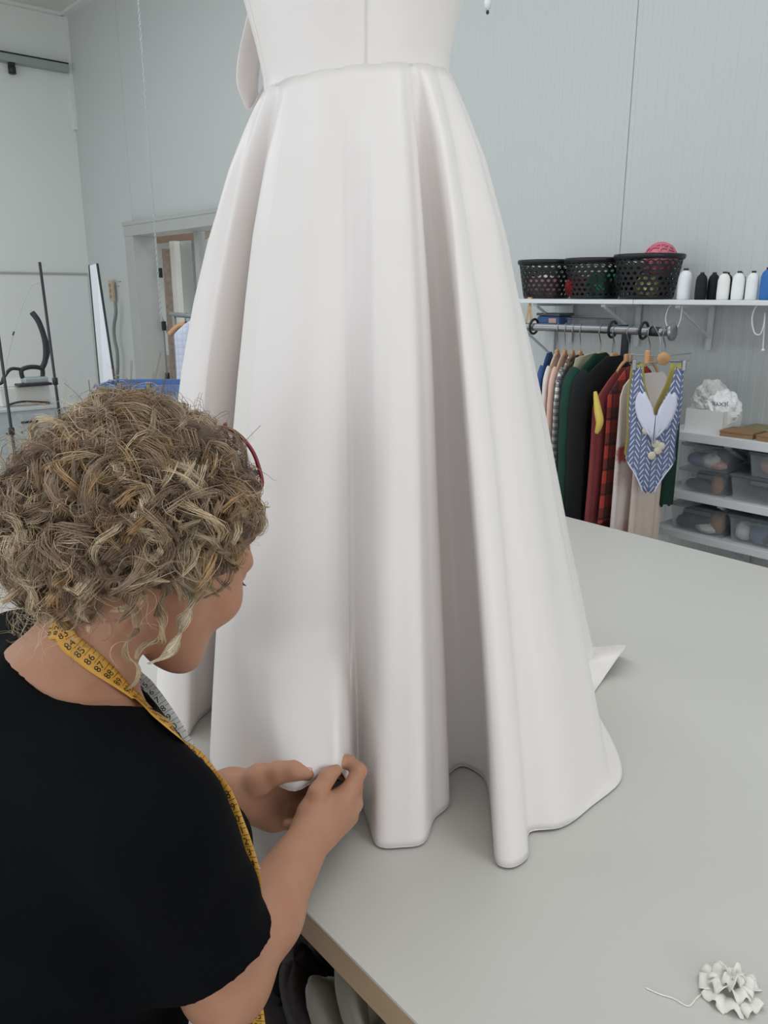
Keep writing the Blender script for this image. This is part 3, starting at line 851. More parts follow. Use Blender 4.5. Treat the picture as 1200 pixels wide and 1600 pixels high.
# S: long S-shaped curls lying on the outside of the mass
def surf_waves(n, seed):
    g = np.random.default_rng(seed)
    d0 = unit(g.normal(0, 1, (n,3))-hf*.5+np.array([0,0,.7])+hr*.3)
    P = ENV[0][0]+d0*.1; D = unit(g.normal(0, .6, (n,3))+np.array([0,0,-1.])); path = []
    lv = g.uniform(.84, 1.14, n); ph = g.uniform(0, 6.28, n); wl = g.uniform(.05,.075,n); am = g.uniform(1.0,2.1,n); L = g.uniform(.14,.26,n); ds = L/(SEG-1)
    for i in range(SEG):
        for c_, r_ in ENV[:1]:
            q = (P-c_) @ HR.T; e = np.linalg.norm(q/(r_*lv[:, None]), axis=1); N = unit((q/(r_*r_)) @ HR)
            P = c_+(q/e[:, None]) @ HR
        path.append(P.copy())
        D = unit(D+np.array([0,0,-.10])+g.normal(0, .05, (n,3))); D = unit(D-N*(D*N).sum(1, keepdims=True))
        lat = np.cross(N, D); w = am*np.cos(2*PI*i*ds/wl+ph)
        P = P+unit(D+lat*w[:, None])*ds[:, None]*1.25
    return np.stack(path, 1)
for seed_, n_, bl in ((70,70,.65),(71,60,.35)):
    PS = surf_waves(n_, seed_); ca, cb = cols(n_, seed_+5, .0, bl)
    strands(PS, g.uniform(.001,.004,n_), g.uniform(.05,.09,n_), g.uniform(.0035,.0065,n_), 30, ca, cb*1.05, seed_+9, rad=.00034)
# E: single locks that can be told apart: forehead curls, temple tendril, lock below the ear, nape wisps
def lock(pts, coil, wave, thick, per, ca, cb, seed, rad=.0004):
    P = np.array(smooth_pts([at(*p) for p in pts], 8)); t = np.linspace(0, len(P)-1, SEG)
    P = np.stack([np.interp(t, np.arange(len(P)), P[:, i]) for i in range(3)], 1)[None]
    strands(P, np.array([coil]), np.array([wave]), np.array([thick]), per, ca[None], cb[None], seed, rad, clip=False)
lock([(300,860,.775),(282,905,.775),(296,945,.775),(285,985,.775),(255,1020,.77),(236,1040,.77)], .004, .06, .0035, 46, BRN, LBL, 21)
lock([(262,880,.77),(250,930,.765),(262,965,.765),(240,1000,.765),(222,1030,.77)], .007, .05, .003, 30, BRN, BLD, 22)
lock([(322,800,.79),(308,840,.785),(322,880,.79),(312,905,.79),(318,922,.795)], .004, .04, .0022, 26, DBR, BLD, 23)
for i, pts in enumerate(([(330,760,.80),(352,778,.80),(372,790,.81),(398,800,.83),(404,780,.84),(385,775,.84)], [(325,790,.79),(345,815,.80),(370,830,.81),(385,812,.82),(370,795,.82)], [(320,815,.79),(340,850,.80),(365,858,.81),(380,845,.82)], [(345,740,.80),(330,770,.79),(345,795,.79),(335,820,.79),(348,842,.80)], [(355,775,.80),(390,770,.82),(408,795,.835),(398,820,.84),(385,808,.84)], [(330,870,.79),(350,882,.80),(372,862,.82),(385,838,.83)], [(315,780,.785),(345,762,.795),(380,775,.81),(400,812,.83),(388,840,.83)])):
    for j in range(2): lock([(u+4*j, v+5*j, t+.004*j) for u, v, t in pts], .004, .045, .0032, 24, DBR*1.15, BRN*1.35 if i % 2 else BLD*.75, 30+i*2+j)
lock([(170,930,.775),(140,960,.77),(112,985,.765),(105,1015,.765),(118,1040,.765)], .004, .05, .0015, 14, BRN, LBL, 45)
lock([(215,960,.77),(200,1000,.765),(212,1040,.765),(195,1075,.77)], .006, .05, .0016, 12, BRN, BLD, 46)
lock([(120,940,.775),(100,975,.77),(92,1010,.77)], .004, .05, .0015, 10, BRN, LBL, 47)
for i, pts in enumerate(([(235,700,.80),(275,735,.785),(262,780,.775),(300,815,.77),(270,850,.765),(235,880,.765)], [(180,720,.79),(215,760,.775),(165,800,.77),(195,850,.765),(150,890,.765),(95,930,.77)], [(150,690,.80),(95,740,.78),(60,800,.775),(85,850,.77),(40,900,.78)], [(205,705,.79),(160,730,.775),(180,790,.765),(225,800,.76),(245,840,.76),(210,880,.76)], [(290,700,.81),(255,745,.78),(290,775,.775),(262,810,.77),(275,860,.765),(262,900,.765)])):
    for j in range(2): lock([(u+9*j, v-8*j, t) for u, v, t in pts], .010, .07, .0042, 36, BRN, LBL if i % 2 else GLD*1.25, 50+i*2+j)
# D: flyaways
nD = 520
eD = scalp(nD, lambda e: hairline(e), 16); rD = skc+(eD*skr*1.12) @ HR
kD = g.random(nD) < .55; rD[kD] = tuft+g.normal(0, .035, (kD.sum(),3)); 
dD = unit((rD-skc)+g.normal(0, .05, (nD,3)))
PD = march(rD, dD, g.uniform(.05,.13,nD), g.uniform(.0,.12,nD), seed=17, noise=1.3)
ca, cb = cols(nD, 18, .3, .35); strands(PD, g.uniform(.003,.016,nD), g.uniform(.03,.09,nD), np.full(nD,.003), 2, ca, cb, 19, rad=.00022)
nF = 900
eF = unit(g.normal(0, 1, (nF,3))-hf*.35); eF = eF[(eF @ hf < .1)]; nF = len(eF)
rF = ENV[0][0]+((eF @ HR.T)*ENV[0][1]*g.uniform(.86,1.0,(nF,1))) @ HR
PF = []; D_ = unit(eF+g.normal(0, .9, (nF,3))); P_ = rF.copy(); L_ = g.uniform(.03,.09,nF)/(SEG-1)
for i in range(SEG): PF.append(P_.copy()); D_ = unit(D_+g.normal(0, .16, (nF,3))+np.array([0,0,-.015])); P_ = P_+D_*L_[:, None]
ca, cb = cols(nF, 88, .0, .5); strands(np.stack(PF, 1), g.uniform(.002,.009,nF), g.uniform(.025,.06,nF), np.full(nF,.002), 2, ca, cb, 89, rad=.0002)
V = np.vstack(VS); Fq = np.vstack(FS); Cc = np.clip(np.vstack(CS), 0, 1)
hm = np_mesh('hair_locks', V-WO, Fq)
ca_ = hm.color_attributes.new('strand_colour', 'FLOAT_COLOR', 'POINT')
ca_.data.foreach_set('color', np.hstack([Cc, np.ones((len(Cc),1))]).astype(np.float32).ravel())
M_hair = bpy.data.materials.new('hair_strands'); M_hair.use_nodes = True
nt = M_hair.node_tree; b_ = nt.nodes['Principled BSDF']; an = nt.nodes.new('ShaderNodeAttribute'); an.attribute_name = 'strand_colour'
nt.links.new(an.outputs['Color'], b_.inputs['Base Color']); b_.inputs['Roughness'].default_value = .42; b_.inputs['Specular IOR Level'].default_value = .35
ho = link('hair_locks', hm, M_hair, woman); ho['kind'] = 'stuff'; print('hair verts', len(V))

# ---------------------------------------------------------------- reading glasses pushed up into the hair
M_red = mat('red_acetate', srgb(120,22,34), .25, spec=.6); M_lens = mat('clear_lens', (1,1,1,1), .02, trans=1.0, ior=1.3)
gl0 = hp(0,.036,.118)
glasses = thing('reading_glasses', 'dark red framed reading glasses pushed up on top of the curly hair', 'glasses', tuple(gl0))
Mloc = lambda p: np.array(p)-gl0
rimR = smooth_pts([at(*q) for q in ((352,668,.885),(374,680,.880),(394,704,.872),(405,732,.864),(409,758,.856),(396,775,.868),(374,752,.890),(352,705,.900),(352,668,.885))], 5)[:-1]
def mirror(p): q = np.array(p)-hc; return hc+q-2*(q @ hr)*hr
for sx in (1,-1):
    R_ = [Mloc(p if sx > 0 else mirror(p)) for p in rimR]
    rim = MB().tube(R_, .0023, 8, closed=True).build('rim', M_red, glasses)
    mb = MB(); mb.add([tuple(p) for p in R_], [tuple(range(len(R_)))]); mb.build('lens', M_lens, rim, solid=.001)
    hg = [at(400,738,.855), at(384,748,.840)]; tp = [at(384,748,.840), at(350,768,.805), at(318,800,.790), at(300,835,.785)]
    if sx < 0: hg = [mirror(p) for p in hg]; tp = [mirror(p) for p in tp]
    MB().tube([Mloc(p) for p in hg], .0036, 8).build('hinge', M_dark, glasses)
    MB().tube([Mloc(p) for p in smooth_pts(tp, 5)], .002, 6).build('temple', M_red, glasses)
b0 = Mloc(at(352,668,.885)); b1 = Mloc(mirror(at(352,668,.885))); MB().tube([b0, (b0+b1)/2+hu*.004, b1], .0023, 8).build('bridge', M_red, glasses)

# ---------------------------------------------------------------- measuring tape round the neck
from mathutils.bvhtree import BVHTree
def bvh_of(names):
    V, P = [], []
    for nm in names:
        o = bpy.data.objects[nm]; k = len(V)
        V += [tuple(v.co+Vector(WO)) for v in o.data.vertices]; P += [tuple(i+k for i in p.vertices) for p in o.data.polygons]
    return BVHTree.FromPolygons(V, P)
bv = bvh_of(['body', 't_shirt'])
def onbody(u, v, off=.0035):
    r = ray(u, v); h, nn, i, dd = bv.ray_cast(Vector(_C), Vector(r))
    if h is None: return None, None
    if nn.dot(Vector(r)) > 0: nn = -nn
    return np.array(h)+np.array(nn)*off, np.array(nn)
tape = thing('measuring_tape', 'yellow measuring tape hanging round the woman\'s neck', 'measuring tape', (-.70,.30,1.2)); TO = np.array([-.70,.30,1.2])
M_tape = mat('tape_yellow', srgb(214,158,62), .45, var=.08, scale=30); M_tapew = mat('tape_white', srgb(206,204,198), .45); M_ink = mat('black_print', srgb(25,22,20), .6)
def tape_strip(P, N, name, m, numbers, start=None, w=.019, size=.0075):
    P = np.array(smooth_pts(P, 12)); N = unit(np.array(smooth_pts(N, 12)))
    T = unit(np.gradient(P, axis=0)); W = unit(np.cross(N, T)); N = np.cross(T, W)
    L = np.concatenate([[0], np.cumsum(np.linalg.norm(np.diff(P, axis=0), axis=1))])
    MB().grid([[tuple(P[i]-TO+W[i]*w*k) for k in (-.5,-.25,0,.25,.5)] for i in range(len(P))]).build(name, m, tape, solid=.0006)
    mb = MB()
    def place(s, q, off=.0006):
        s = min(max(s, 0), L[-1]-1e-5)
        p = np.array([np.interp(s, L, P[:, i]) for i in range(3)]); ww = np.array([np.interp(s, L, W[:, i]) for i in range(3)]); nn = np.array([np.interp(s, L, N[:, i]) for i in range(3)])
        return tuple(p-TO+ww*q+nn*off)
    s = .006; num = numbers
    while s < L[-1]-.008:
        cu = bpy.data.curves.new('txt', 'FONT'); cu.body = str(num); cu.size = size*1.35; cu.align_x = 'CENTER'; cu.resolution_u = 2
        o = bpy.data.objects.new('txt', cu); COL.objects.link(o)
        me = o.to_mesh()
        vs = [v.co.copy() for v in me.vertices]; fs = [tuple(p.vertices) for p in me.polygons]; o.to_mesh_clear()
        bpy.data.objects.remove(o); bpy.data.curves.remove(cu)
        mb.add([place(s+.0035-q.y, -.001+q.x*SGN) for q in vs], fs)
        for k in range(10):      # millimetre ticks along one edge, a long one at every centimetre
            ln = .0105 if k == 0 else (.0045 if k == 5 else .0028)
            ss = s+.0055+k*.001
            if k in (0,5): mb.add([place(ss-.00022, w*.5*SGN), place(ss+.00022, w*.5*SGN), place(ss+.00022, (w*.5-ln)*SGN), place(ss-.00022, (w*.5-ln)*SGN)], [(0,1,2,3)])
        s += .0115; num += 1
    o = mb.build('printed_numbers', M_ink, tape); o['kind'] = 'stuff'
SGN = 1
pp, nn_ = [], []
for u, v in ((92,984),(112,1006),(140,1030),(165,1053),(190,1076),(215,1098),(245,1124),(272,1150)):
    h, n_ = onbody(u, v)
    if h is not None: pp.append(h); nn_.append(n_)
back_p = [np.array([-.83,.275,1.262]), np.array([-.80,.215,1.282])]; back_n = [np.array([-.8,-.2,.5]), np.array([-.3,-.8,.6])]
mid = [at(294,1172,.775), at(322,1208,.785), at(350,1242,.768), at(370,1292,.764), at(382,1325,.766), at(391,1358,.772), at(397,1400,.80), at(400,1470,.85), at(395,1540,.87), at(402,1600,.87), at(408,1680,.87)]
tape_strip(back_p+pp+mid, back_n+nn_+[unit((nn_[-1]*.8-_F*.4)[None])[0], unit((-_F*.8-_X*.1+np.array([0,0,.3]))[None])[0]]+[unit((-_F*.9-_X*.25)[None])[0]]*(len(mid)-2), 'tape_yellow_side', M_tape, 70)
far = [np.array([-.83,.275,1.262]), np.array([-.838,.33,1.235]), at(205,1050,.90), at(228,1075,.885), at(254,1110,.875), at(284,1158,.868), at(330,1240,.86), at(375,1330,.865), at(405,1385,.875), at(412,1440,.88)]
tape_strip(far, [np.array([-.8,-.2,.5]), np.array([-.6,.2,.7])]+[unit((-_F*.8+_X*.25+np.array([0,0,.5]))[None])[0]]*(len(far)-2), 'tape_reverse', M_tapew, 24)
# ---------------------------------------------------------------- under the table
M_blackc = mat('black_fabric', srgb(14,15,19), .85, var=.3, scale=20)
M_beige = mat('grey_beige_cloth', srgb(150,145,132), .8, var=.2, scale=12)
M_fur = mat('dark_brown_pile', srgb(52,46,44), .9, var=.5, scale=60, bump=.8, bscale=200)
M_print = bpy.data.materials.new('black_white_print'); M_print.use_nodes = True
nt = M_print.node_tree; tc = nt.nodes.new('ShaderNodeTexCoord'); vo = nt.nodes.new('ShaderNodeTexVoronoi'); vo.inputs['Scale'].default_value = 42; vo.feature = 'DISTANCE_TO_EDGE'
rp = nt.nodes.new('ShaderNodeValToRGB'); rp.color_ramp.elements[0].position = .12; rp.color_ramp.elements[0].color = srgb(20,20,22); rp.color_ramp.elements[1].position = .2; rp.color_ramp.elements[1].color = srgb(150,152,154)
nt.links.new(tc.outputs['Object'], vo.inputs['Vector']); nt.links.new(vo.outputs['Distance'], rp.inputs[0]); nt.links.new(rp.outputs[0], nt.nodes['Principled BSDF'].inputs['Base Color'])
def cloth_heap(name, lab, c, size, m, seed, amp=.018):
    g = np.random.default_rng(seed); k = g.uniform(14, 34, (6,3)); ph = g.uniform(0, 6, 6)
    G = []
    for i in range(41):
        th = PI*i/40; row = []
        for j in range(72):
            a = 2*PI*j/72; x, y, z = math.sin(th)*math.cos(a), math.sin(th)*math.sin(a), math.cos(th)
            e = lambda q: math.copysign(abs(q)**.55, q)
            p = np.array([e(x)*size[0]/2, e(y)*size[1]/2, e(z)*size[2]/2])
            n_ = sum(abs(math.sin(k[q] @ p*1.3+ph[q])) for q in range(6))/6-.6
            p = p*(1+amp*n_/max(size)*6); row.append((p[0], p[1], max(p[2], -size[2]/2)+size[2]/2))
        G.append(row)
    o = MB().grid(G, True, True).build(name, m); o.location = c
    return tag(o, lab, 'fabric')
SZ = .501
cloth_heap('folded_black_cloth', 'pile of black cloth on the shelf under the cutting table', (-.835, .745, SZ), (.30,.32,.31), M_blackc, 1, .05)
cloth_heap('folded_grey_cloth', 'grey beige cloth folded on the shelf below the table edge', (-.635, .525, SZ), (.15,.085,.25), M_beige, 2, .06)
cloth_heap('fluffy_roll', 'dark brown fluffy fabric roll under the table beside the black cloth', (-.795, .52, SZ), (.13,.08,.165), M_fur, 3, .05)
cloth_heap('patterned_cloth', 'black and white patterned cloth under the table edge beside the grey cloth', (-.49, .54, SZ), (.10,.10,.275), M_print, 4, .05)

# ---------------------------------------------------------------- wall shelf with baskets and thread
M_shelf = mat('shelf_white', srgb(222,224,226), .4)
M_bracket = mat('bracket_white', srgb(205,208,210), .45)
def wall_shelf(label, x0, x1, z, depth=.30, thick=.018, brackets=()):
    t = thing('wall_shelf', label, 'shelf', ((x0+x1)/2, WY+.02-depth/2, z-thick))
    MB().box((0,0,thick/2), (x1-x0,depth,thick), bev=.002).build('board', M_shelf, t)
    for bx in brackets:
        mb = MB(); xx = bx-(x0+x1)/2
        mb.box((xx,depth/2-.010,-.09), (.022,.008,.18)).box((xx,0,-.006), (.02,depth*.86,.012)).bar((xx,-depth*.38,-.014), (xx,depth/2-.012,-.13), .008,.010)
        mb.build('bracket', M_bracket, t)
    return t
wall_shelf('white wall shelf board under the three black baskets', -2.42, -1.801, 1.60, brackets=(-2.30,-1.95))
wall_shelf('white wall shelf board carrying the row of thread cones', -1.799, -.40, 1.60, brackets=(-1.62,-1.20,-.7))
# perforated basket
M_bask = mat('black_plastic', srgb(24,25,27), .4)
def basket_mesh():
    mb = MB(); n, rows, h, r0, r1 = 26, 7, .160, .098, .125
    rr = lambda z: r0+(r1-r0)*z/h
    dz = (h-.030)/rows; da = 2*PI/n
    cen = []
    for r in range(rows):
        for k in range(n): cen.append(((k+.5*(r%2))*da, .012+dz*(r+.5)))
    for a, z in cen:
        out, inn = [], []
        for q in range(6):
            t = PI/6+q*PI/3; out.append((a+da*.5*1.1547*math.cos(t), z+dz*.667*math.sin(t)))
            inn.append((a+da*.33*math.cos(t), z+dz*.36*math.sin(t)))
        f = lambda q: (rr(q[1])*math.cos(q[0]), rr(q[1])*math.sin(q[0]), q[1])
        mb.add([f(q) for q in out+inn], [(i,(i+1)%6,6+(i+1)%6,6+i) for i in range(6)])
    return mb.mesh('perforated_side')
bm_side = basket_mesh(); bm_side.materials.append(M_bask)
bm_rim = MB().lathe([(.126,.146),(.131,.150),(.133,.160),(.130,.166),(.124,.164),(.123,.148),(.126,.146)], 40, caps=False).mesh('rim'); bm_rim.materials.append(M_bask)
bm_base = MB().lathe([(.002,.002),(.098,.002),(.1005,.014),(.097,.016),(.094,.006),(.002,.006)], 40, caps=False).mesh('base'); bm_base.materials.append(M_bask)
def basket(x, y, lab, sc=1.0):
    t = thing('storage_basket', lab, 'basket', (x,y,1.60), group='black baskets on the wall shelf'); t.scale = (sc,sc,sc)
    link('perforated_side', bm_side, M_bask, t, solid=.0022); link('rim', bm_rim, M_bask, t); link('base', bm_base, M_bask, t)
basket(-2.315,2.985,'black perforated basket with pale pink yarn, leftmost on the shelf')
basket(-2.062,2.985,'black perforated basket with red and green yarn, middle of three')
basket(-1.808,2.975,'black perforated basket with big pink ball sticking out on top', 1.04)
def yarn(x, y, z, r, col, lab, seed=0):
    g = np.random.default_rng(seed); m = mat('yarn_%d_%d_%d' % col, srgb(*col), .9, var=.25, scale=40)
    t = thing('yarn_ball', lab, 'yarn', (x,y,z), group='yarn in the baskets')
    MB().ball((0,0,r), r*.95, 18, 12).build('core', m, t)
    mb = MB()
    for k in range(16):
        a = unit(g.normal(0,1,(1,3)))[0]; b = unit(np.cross(a, g.normal(0,1,3))[None])[0]; c = np.cross(a, b); off = g.uniform(-.5,.5)
        rad = r*math.sqrt(1-off*off)
        mb.tube([np.array([0,0,r])+a*off*r+(b*math.cos(w)+c*math.sin(w))*rad for w in np.linspace(0, 2*PI, 25)[:-1]], r*.05, 5, closed=True)
    o = mb.build('wound_yarn', m, t); o['kind'] = 'stuff'
yarn(-2.335,2.94,1.606,.045,(226,178,176),'pale pink yarn ball at the front of the left basket',1)
yarn(-2.268,2.955,1.606,.040,(214,160,160),'dusty pink yarn ball right in the left basket',2)
yarn(-2.36,3.03,1.606,.05,(230,226,220),'white yarn ball at the back of the left basket',3)
yarn(-2.115,2.93,1.606,.046,(120,24,30),'dark red yarn ball in the middle basket',4)
yarn(-2.022,2.945,1.606,.050,(24,112,84),'green yarn ball in the middle basket',5)
yarn(-2.065,3.03,1.606,.052,(120,140,122),'sage green yarn ball behind the red yarn',6)
yarn(-2.0,3.035,1.616,.050,(30,130,92),'bright green yarn ball at the back of the middle basket',8)
yarn(-1.868,2.93,1.628,.052,(22,22,26),'black yarn ball in the right basket',7)
yarn(-1.775,2.92,1.606,.044,(196,186,128),'pale yellow yarn ball low in the right basket',9)
yarn(-1.86,3.02,1.606,.048,(110,150,150),'teal grey yarn ball low in the right basket',10)
yarn(-1.765,2.985,1.692,.062,(216,124,142),'big pink yarn ball on top of the right basket',11)
yarn(-1.79,3.03,1.606,.043,(90,88,84),'grey yarn ball hidden under the pink ball',12)
# thread cones
def cone(x, y, h, r, col, lab, cap=True):
    t = thing('thread_cone', lab, 'thread', (x,y,1.60), group='thread cones on the wall shelf')
    m = mat('thread_%d_%d_%d' % col, srgb(*col), .7, var=.08, scale=300, stretch=(.02,.02,1), bump=.3, bscale=400)
    MB().lathe([(r*.9,.0),(r,.004),(r*1.02,h*.3),(r*.98,h*.70),(r*.80,h*.84),(r*.45,h*.92),(r*.40,h*.93)], 24).build('thread', m, t)
    MB().lathe([(r*.36,h*.90),(r*.36,h*.99),(r*.30,h*1.0),(r*.16,h*1.0),(r*.16,h*.93)], 16).build('spool_tip', mat('spool_tip_dark', srgb(40,40,42), .5), t)
cone(-1.640,2.965,.116,.026,(236,238,240),'tall white thread cone beside the right basket')
cone(-1.562,2.945,.100,.021,(16,16,19),'black thread cone, first of the dark cones from the left')
cone(-1.535,2.985,.100,.021,(18,18,22),'black thread cone, second of the dark cones from the left')
cone(-1.502,3.02,.100,.021,(17,17,20),'black thread cone standing behind between black and white cones')
cone(-1.470,2.935,.100,.0215,(238,238,236),'white thread cone next to the black cones')
cone(-1.452,3.02,.100,.021,(18,18,20),'black thread cone half hidden behind the white cones')
cone(-1.418,2.94,.101,.0215,(240,240,238),'white thread cone, middle of the three small white ones')
cone(-1.368,2.945,.101,.0215,(236,237,236),'white thread cone nearest the blue cone')
cone(-1.318,2.95,.112,.024,(52,110,176),'blue thread cone at the right edge of the shelf')
# loops of white cable and a ball cord under the shelf
M_cable = mat('white_cable', srgb(222,224,226), .4)
def cord(name, lab, pts, r=.0022, ball=None):
    P = smooth_pts(pts, 6); t = thing(name, lab, 'cord', tuple(P[0]))
    MB().tube([np.array(q)-np.array(P[0]) for q in P], r, 6).build('cable', M_cable, t)
    if ball is not None: MB().ball(tuple(np.array(P[-1])-np.array(P[0])), ball, 10, 8).build('end_ball', M_cable, t)
py = lambda u, v, y: at_y(u, v, y)
cord('cable_loop', 'white cable loop hanging below the shelf over the rail end', [py(1052,475,2.9), py(1044,482,2.9), py(1040,500,2.9), py(1046,515,2.9), py(1056,514,2.9), py(1063,500,2.9), py(1066,476,2.9)])
cord('ball_cord', 'white cord with a round end hanging below the shelf at the right', [py(1196,476,2.9), py(1182,478,2.9), py(1175,498,2.9), py(1179,520,2.9), py(1188,522,2.9), py(1194,505,2.9), py(1195,490,2.92), py(1193,530,2.93), py(1192,547,2.93)], .0025, .0065)
# little shelf with the tin behind the rail
wall_shelf('small white wall shelf with the blue tin, low behind the clothes rail', -2.46, -1.93, 1.487, depth=.24, brackets=(-2.4,))
tin = thing('biscuit_tin', 'round edged blue tin with grey lid behind the clothes rail', 'tin', (-2.285,3.02,1.487))
MB().box((0,0,.020), (.125,.11,.040), bev=.012).build('body', mat('tin_blue', srgb(70,104,158), .35, var=.35, scale=18), tin)
MB().box((0,0,.046), (.130,.115,.012), bev=.006).build('lid', mat('tin_grey', srgb(108,112,118), .35, metallic=.4), tin)
MB().box((.028,-.0555,.020), (.04,.002,.02)).build('tin_label', mat('tin_label', srgb(214,180,160), .5), tin)
M_clear = mat('clear_plastic', srgb(205,210,214), .18, alpha=.15, spec=.5)
M_clearlid = mat('frosted_lid', srgb(132,138,144), .35, alpha=.42, spec=.4)
cb = thing('flat_clear_box', 'flat clear plastic box beside the blue tin', 'box', (-2.10,3.02,1.487))
MB().box((0,0,.014), (.15,.12,.028), bev=.004).build('box_body', M_clear, cb)
MB().box((0,0,.031), (.155,.125,.006), bev=.002).build('lid', M_clearlid, cb)
hk = thing('wooden_peg', 'pale wooden clothes peg hanging below the left end of the shelf', 'peg', tuple(py(828,470,2.88)))
Mw_peg = mat('peg_wood', srgb(206,176,140), .6)
for sx in (-1,1): MB().bar((0,0,.004), (sx*.012*.66, sx*.012*.75, -.095), .010, .009).build('prong', Mw_peg, hk)
MB().box((0,0,.004), (.02,.012,.022), bev=.002).build('head', Mw_peg, hk)

# ---------------------------------------------------------------- clothes rail
M_chrome = mat('chrome', srgb(150,152,156), .32, metallic=.9)
RY, RZ = 2.58, 1.495
rxe = at_y(1049,520,RY)[0]; rx0 = -3.1
rail = thing('clothes_rail', 'chrome clothes rail on black posts, loaded with garments', 'clothes rail', ((rx0+rxe)/2, RY, 0))
cxr = (rx0+rxe)/2
MB().tube([(rx0-cxr,0,RZ),(rxe-cxr,0,RZ)], .0145, 14).build('rail_tube', M_chrome, rail)
for xx in (rx0, rxe): MB().lathe([(.016,-.010),(.018,-.004),(.030,0),(.030,.006),(.012,.010)], 20, (xx-cxr,0,RZ), 'x').build('end_cap', M_chrome, rail)
MB().lathe([(.0165,-.02),(.0165,.02)], 16, (rxe-.06-cxr,0,RZ), 'x').build('clamp', M_dark, rail)
px_ = at_y(977,545,RY+.27)[0]
for xx in (px_, rx0+.15):
    MB().box((xx-cxr,.27,RZ/2), (.026,.026,RZ)).build('post', M_dark, rail)
    MB().box((xx-cxr,.142,RZ), (.018,.255,.018)).build('arm', M_dark, rail)
    MB().box((xx-cxr,.10,.012), (.05,.5,.024)).build('foot', M_dark, rail)
for i, (u, lab) in enumerate(((834,'black size ring on the rail, nearest the wedding dress'),(957,'black size ring in the middle of the rail'),(1006,'black size ring near the free end of the rail'))):
    xx = at_y(u, 518, RY)[0]
    o = MB().tube([(0.002*math.sin(a), .026*math.cos(a), -.004+.028*math.sin(a)) for a in np.linspace(0, 2*PI, 33)[:-1]], .005, 8, closed=True).build('size_ring', M_bask); o.location = (xx, RY, RZ+.006)
    tag(o, lab, 'ring', 'black rings on the clothes rail')
M_hangw = mat('hanger_wood', srgb(196,150,106), .5, var=.15, scale=20)
def hanger(x, lab, w=.20, tilt=.07, rz=0.0, wood=True, drop=.0):
    t = thing('hanger', lab, 'hanger', (x,RY,RZ-.10-drop), rz, group='hangers on the clothes rail')
    hk_ = [(0,0,0),(0,0,.05+drop),(0,-.012,.072+drop),(0,-.022,.092+drop),(0,-.016,.112+drop),(0,0,.1185+drop),(0,.014,.112+drop),(0,.020,.10+drop)]
    MB().tube(smooth_pts(hk_, 4), .0020, 6).build('hook', M_chrome, t)
    if wood:
        mb = MB(); arc = [(0,-w,-tilt),(0,-w*.6,-tilt*.42),(0,-w*.25,-.008),(0,0,.0),(0,w*.25,-.008),(0,w*.6,-tilt*.42),(0,w,-tilt)]
        mb.tube(smooth_pts(arc, 4), [.004+.0025*math.cos((i/24-.5)*PI) for i in range(25)], 8); mb.build('shoulder_bar', M_hangw, t)
        MB().box((0,0,.004), (.014,.045,.030), bev=.005).build('hanger_neck', M_hangw, t)
    return t
def garment(name, lab, x, m, w=.21, length=.75, thick=.05, sleeves=True, slope=.085, top=-.095, neck=.055, flare=1.0, seed=0, rz=0.0, sl_len=.55, cat='garment', waves=7, amp=.006, y=RY, m_s=None):
    g = np.random.default_rng(seed); t = thing(name, lab, cat, (x,y,RZ+top), rz)
    G = []; n = 72; ph = g.uniform(0, 6)
    for i in range(30):
        f = i/29; z = -f*length
        if -z < slope: hw = neck+(w-neck)*(-z/slope)**.8
        else: hw = w*(1+(flare-1)*((-z-slope)/(length-slope)))*(1-.05*math.sin(PI*f))
        th = thick*(.35+.65*min(1, f*4))
        row = []
        for j in range(n):
            a = 2*PI*j/n; e = lambda q, k: math.copysign(abs(q)**k, q)
            fold = 1+min(1, f*2.5)*amp/thick*math.sin(waves*a+ph+1.5*f)+min(1, f*2)*.6*amp/thick*math.sin((waves*2+1)*a+2*ph)
            row.append((e(math.sin(a),.9)*th*.5*fold, e(math.cos(a),.75)*hw*(1+.02*math.sin(3*a+ph)*f), z+.006*math.sin(4*a+ph)*f))
        G.append(row)
    b = MB().grid(G, True, True); b.add(G[-1], [tuple(range(n))], False); b.add(G[0], [tuple(range(n-1,-1,-1))], False)
    b.build('cloth_body', m, t)
    if sleeves:
        for sy in (-1,1):
            P = [(0,sy*(w-.045),-slope+.012),(0,sy*(w-.005),-slope-.03),(.004,sy*(w+.008),-slope-.18),(.008,sy*(w+.002),-slope-sl_len*.65),(.006,sy*(w-.012),-slope-sl_len)]
            S = smooth_pts(P, 5); rs = [.045+.012*math.sin(min(1,i/5)*PI/2)-.016*(i/len(S))+.002*math.sin(i*1.9) for i in range(len(S))]
            mb = MB(); mb.tube(S, rs, 14); mb.v = [(q[0]*min(.62, thick*11), q[1], q[2]) for q in mb.v]; mb.build('sleeve', m_s or m, t)
    return t
gx_ = lambda u: at_y(u, 518, RY)[0]
def cl(name, c, **k): return mat(name, srgb(*c), .85, var=k.pop('var', .12), scale=k.pop('scale', 25), bump=.2, bscale=300, **k)
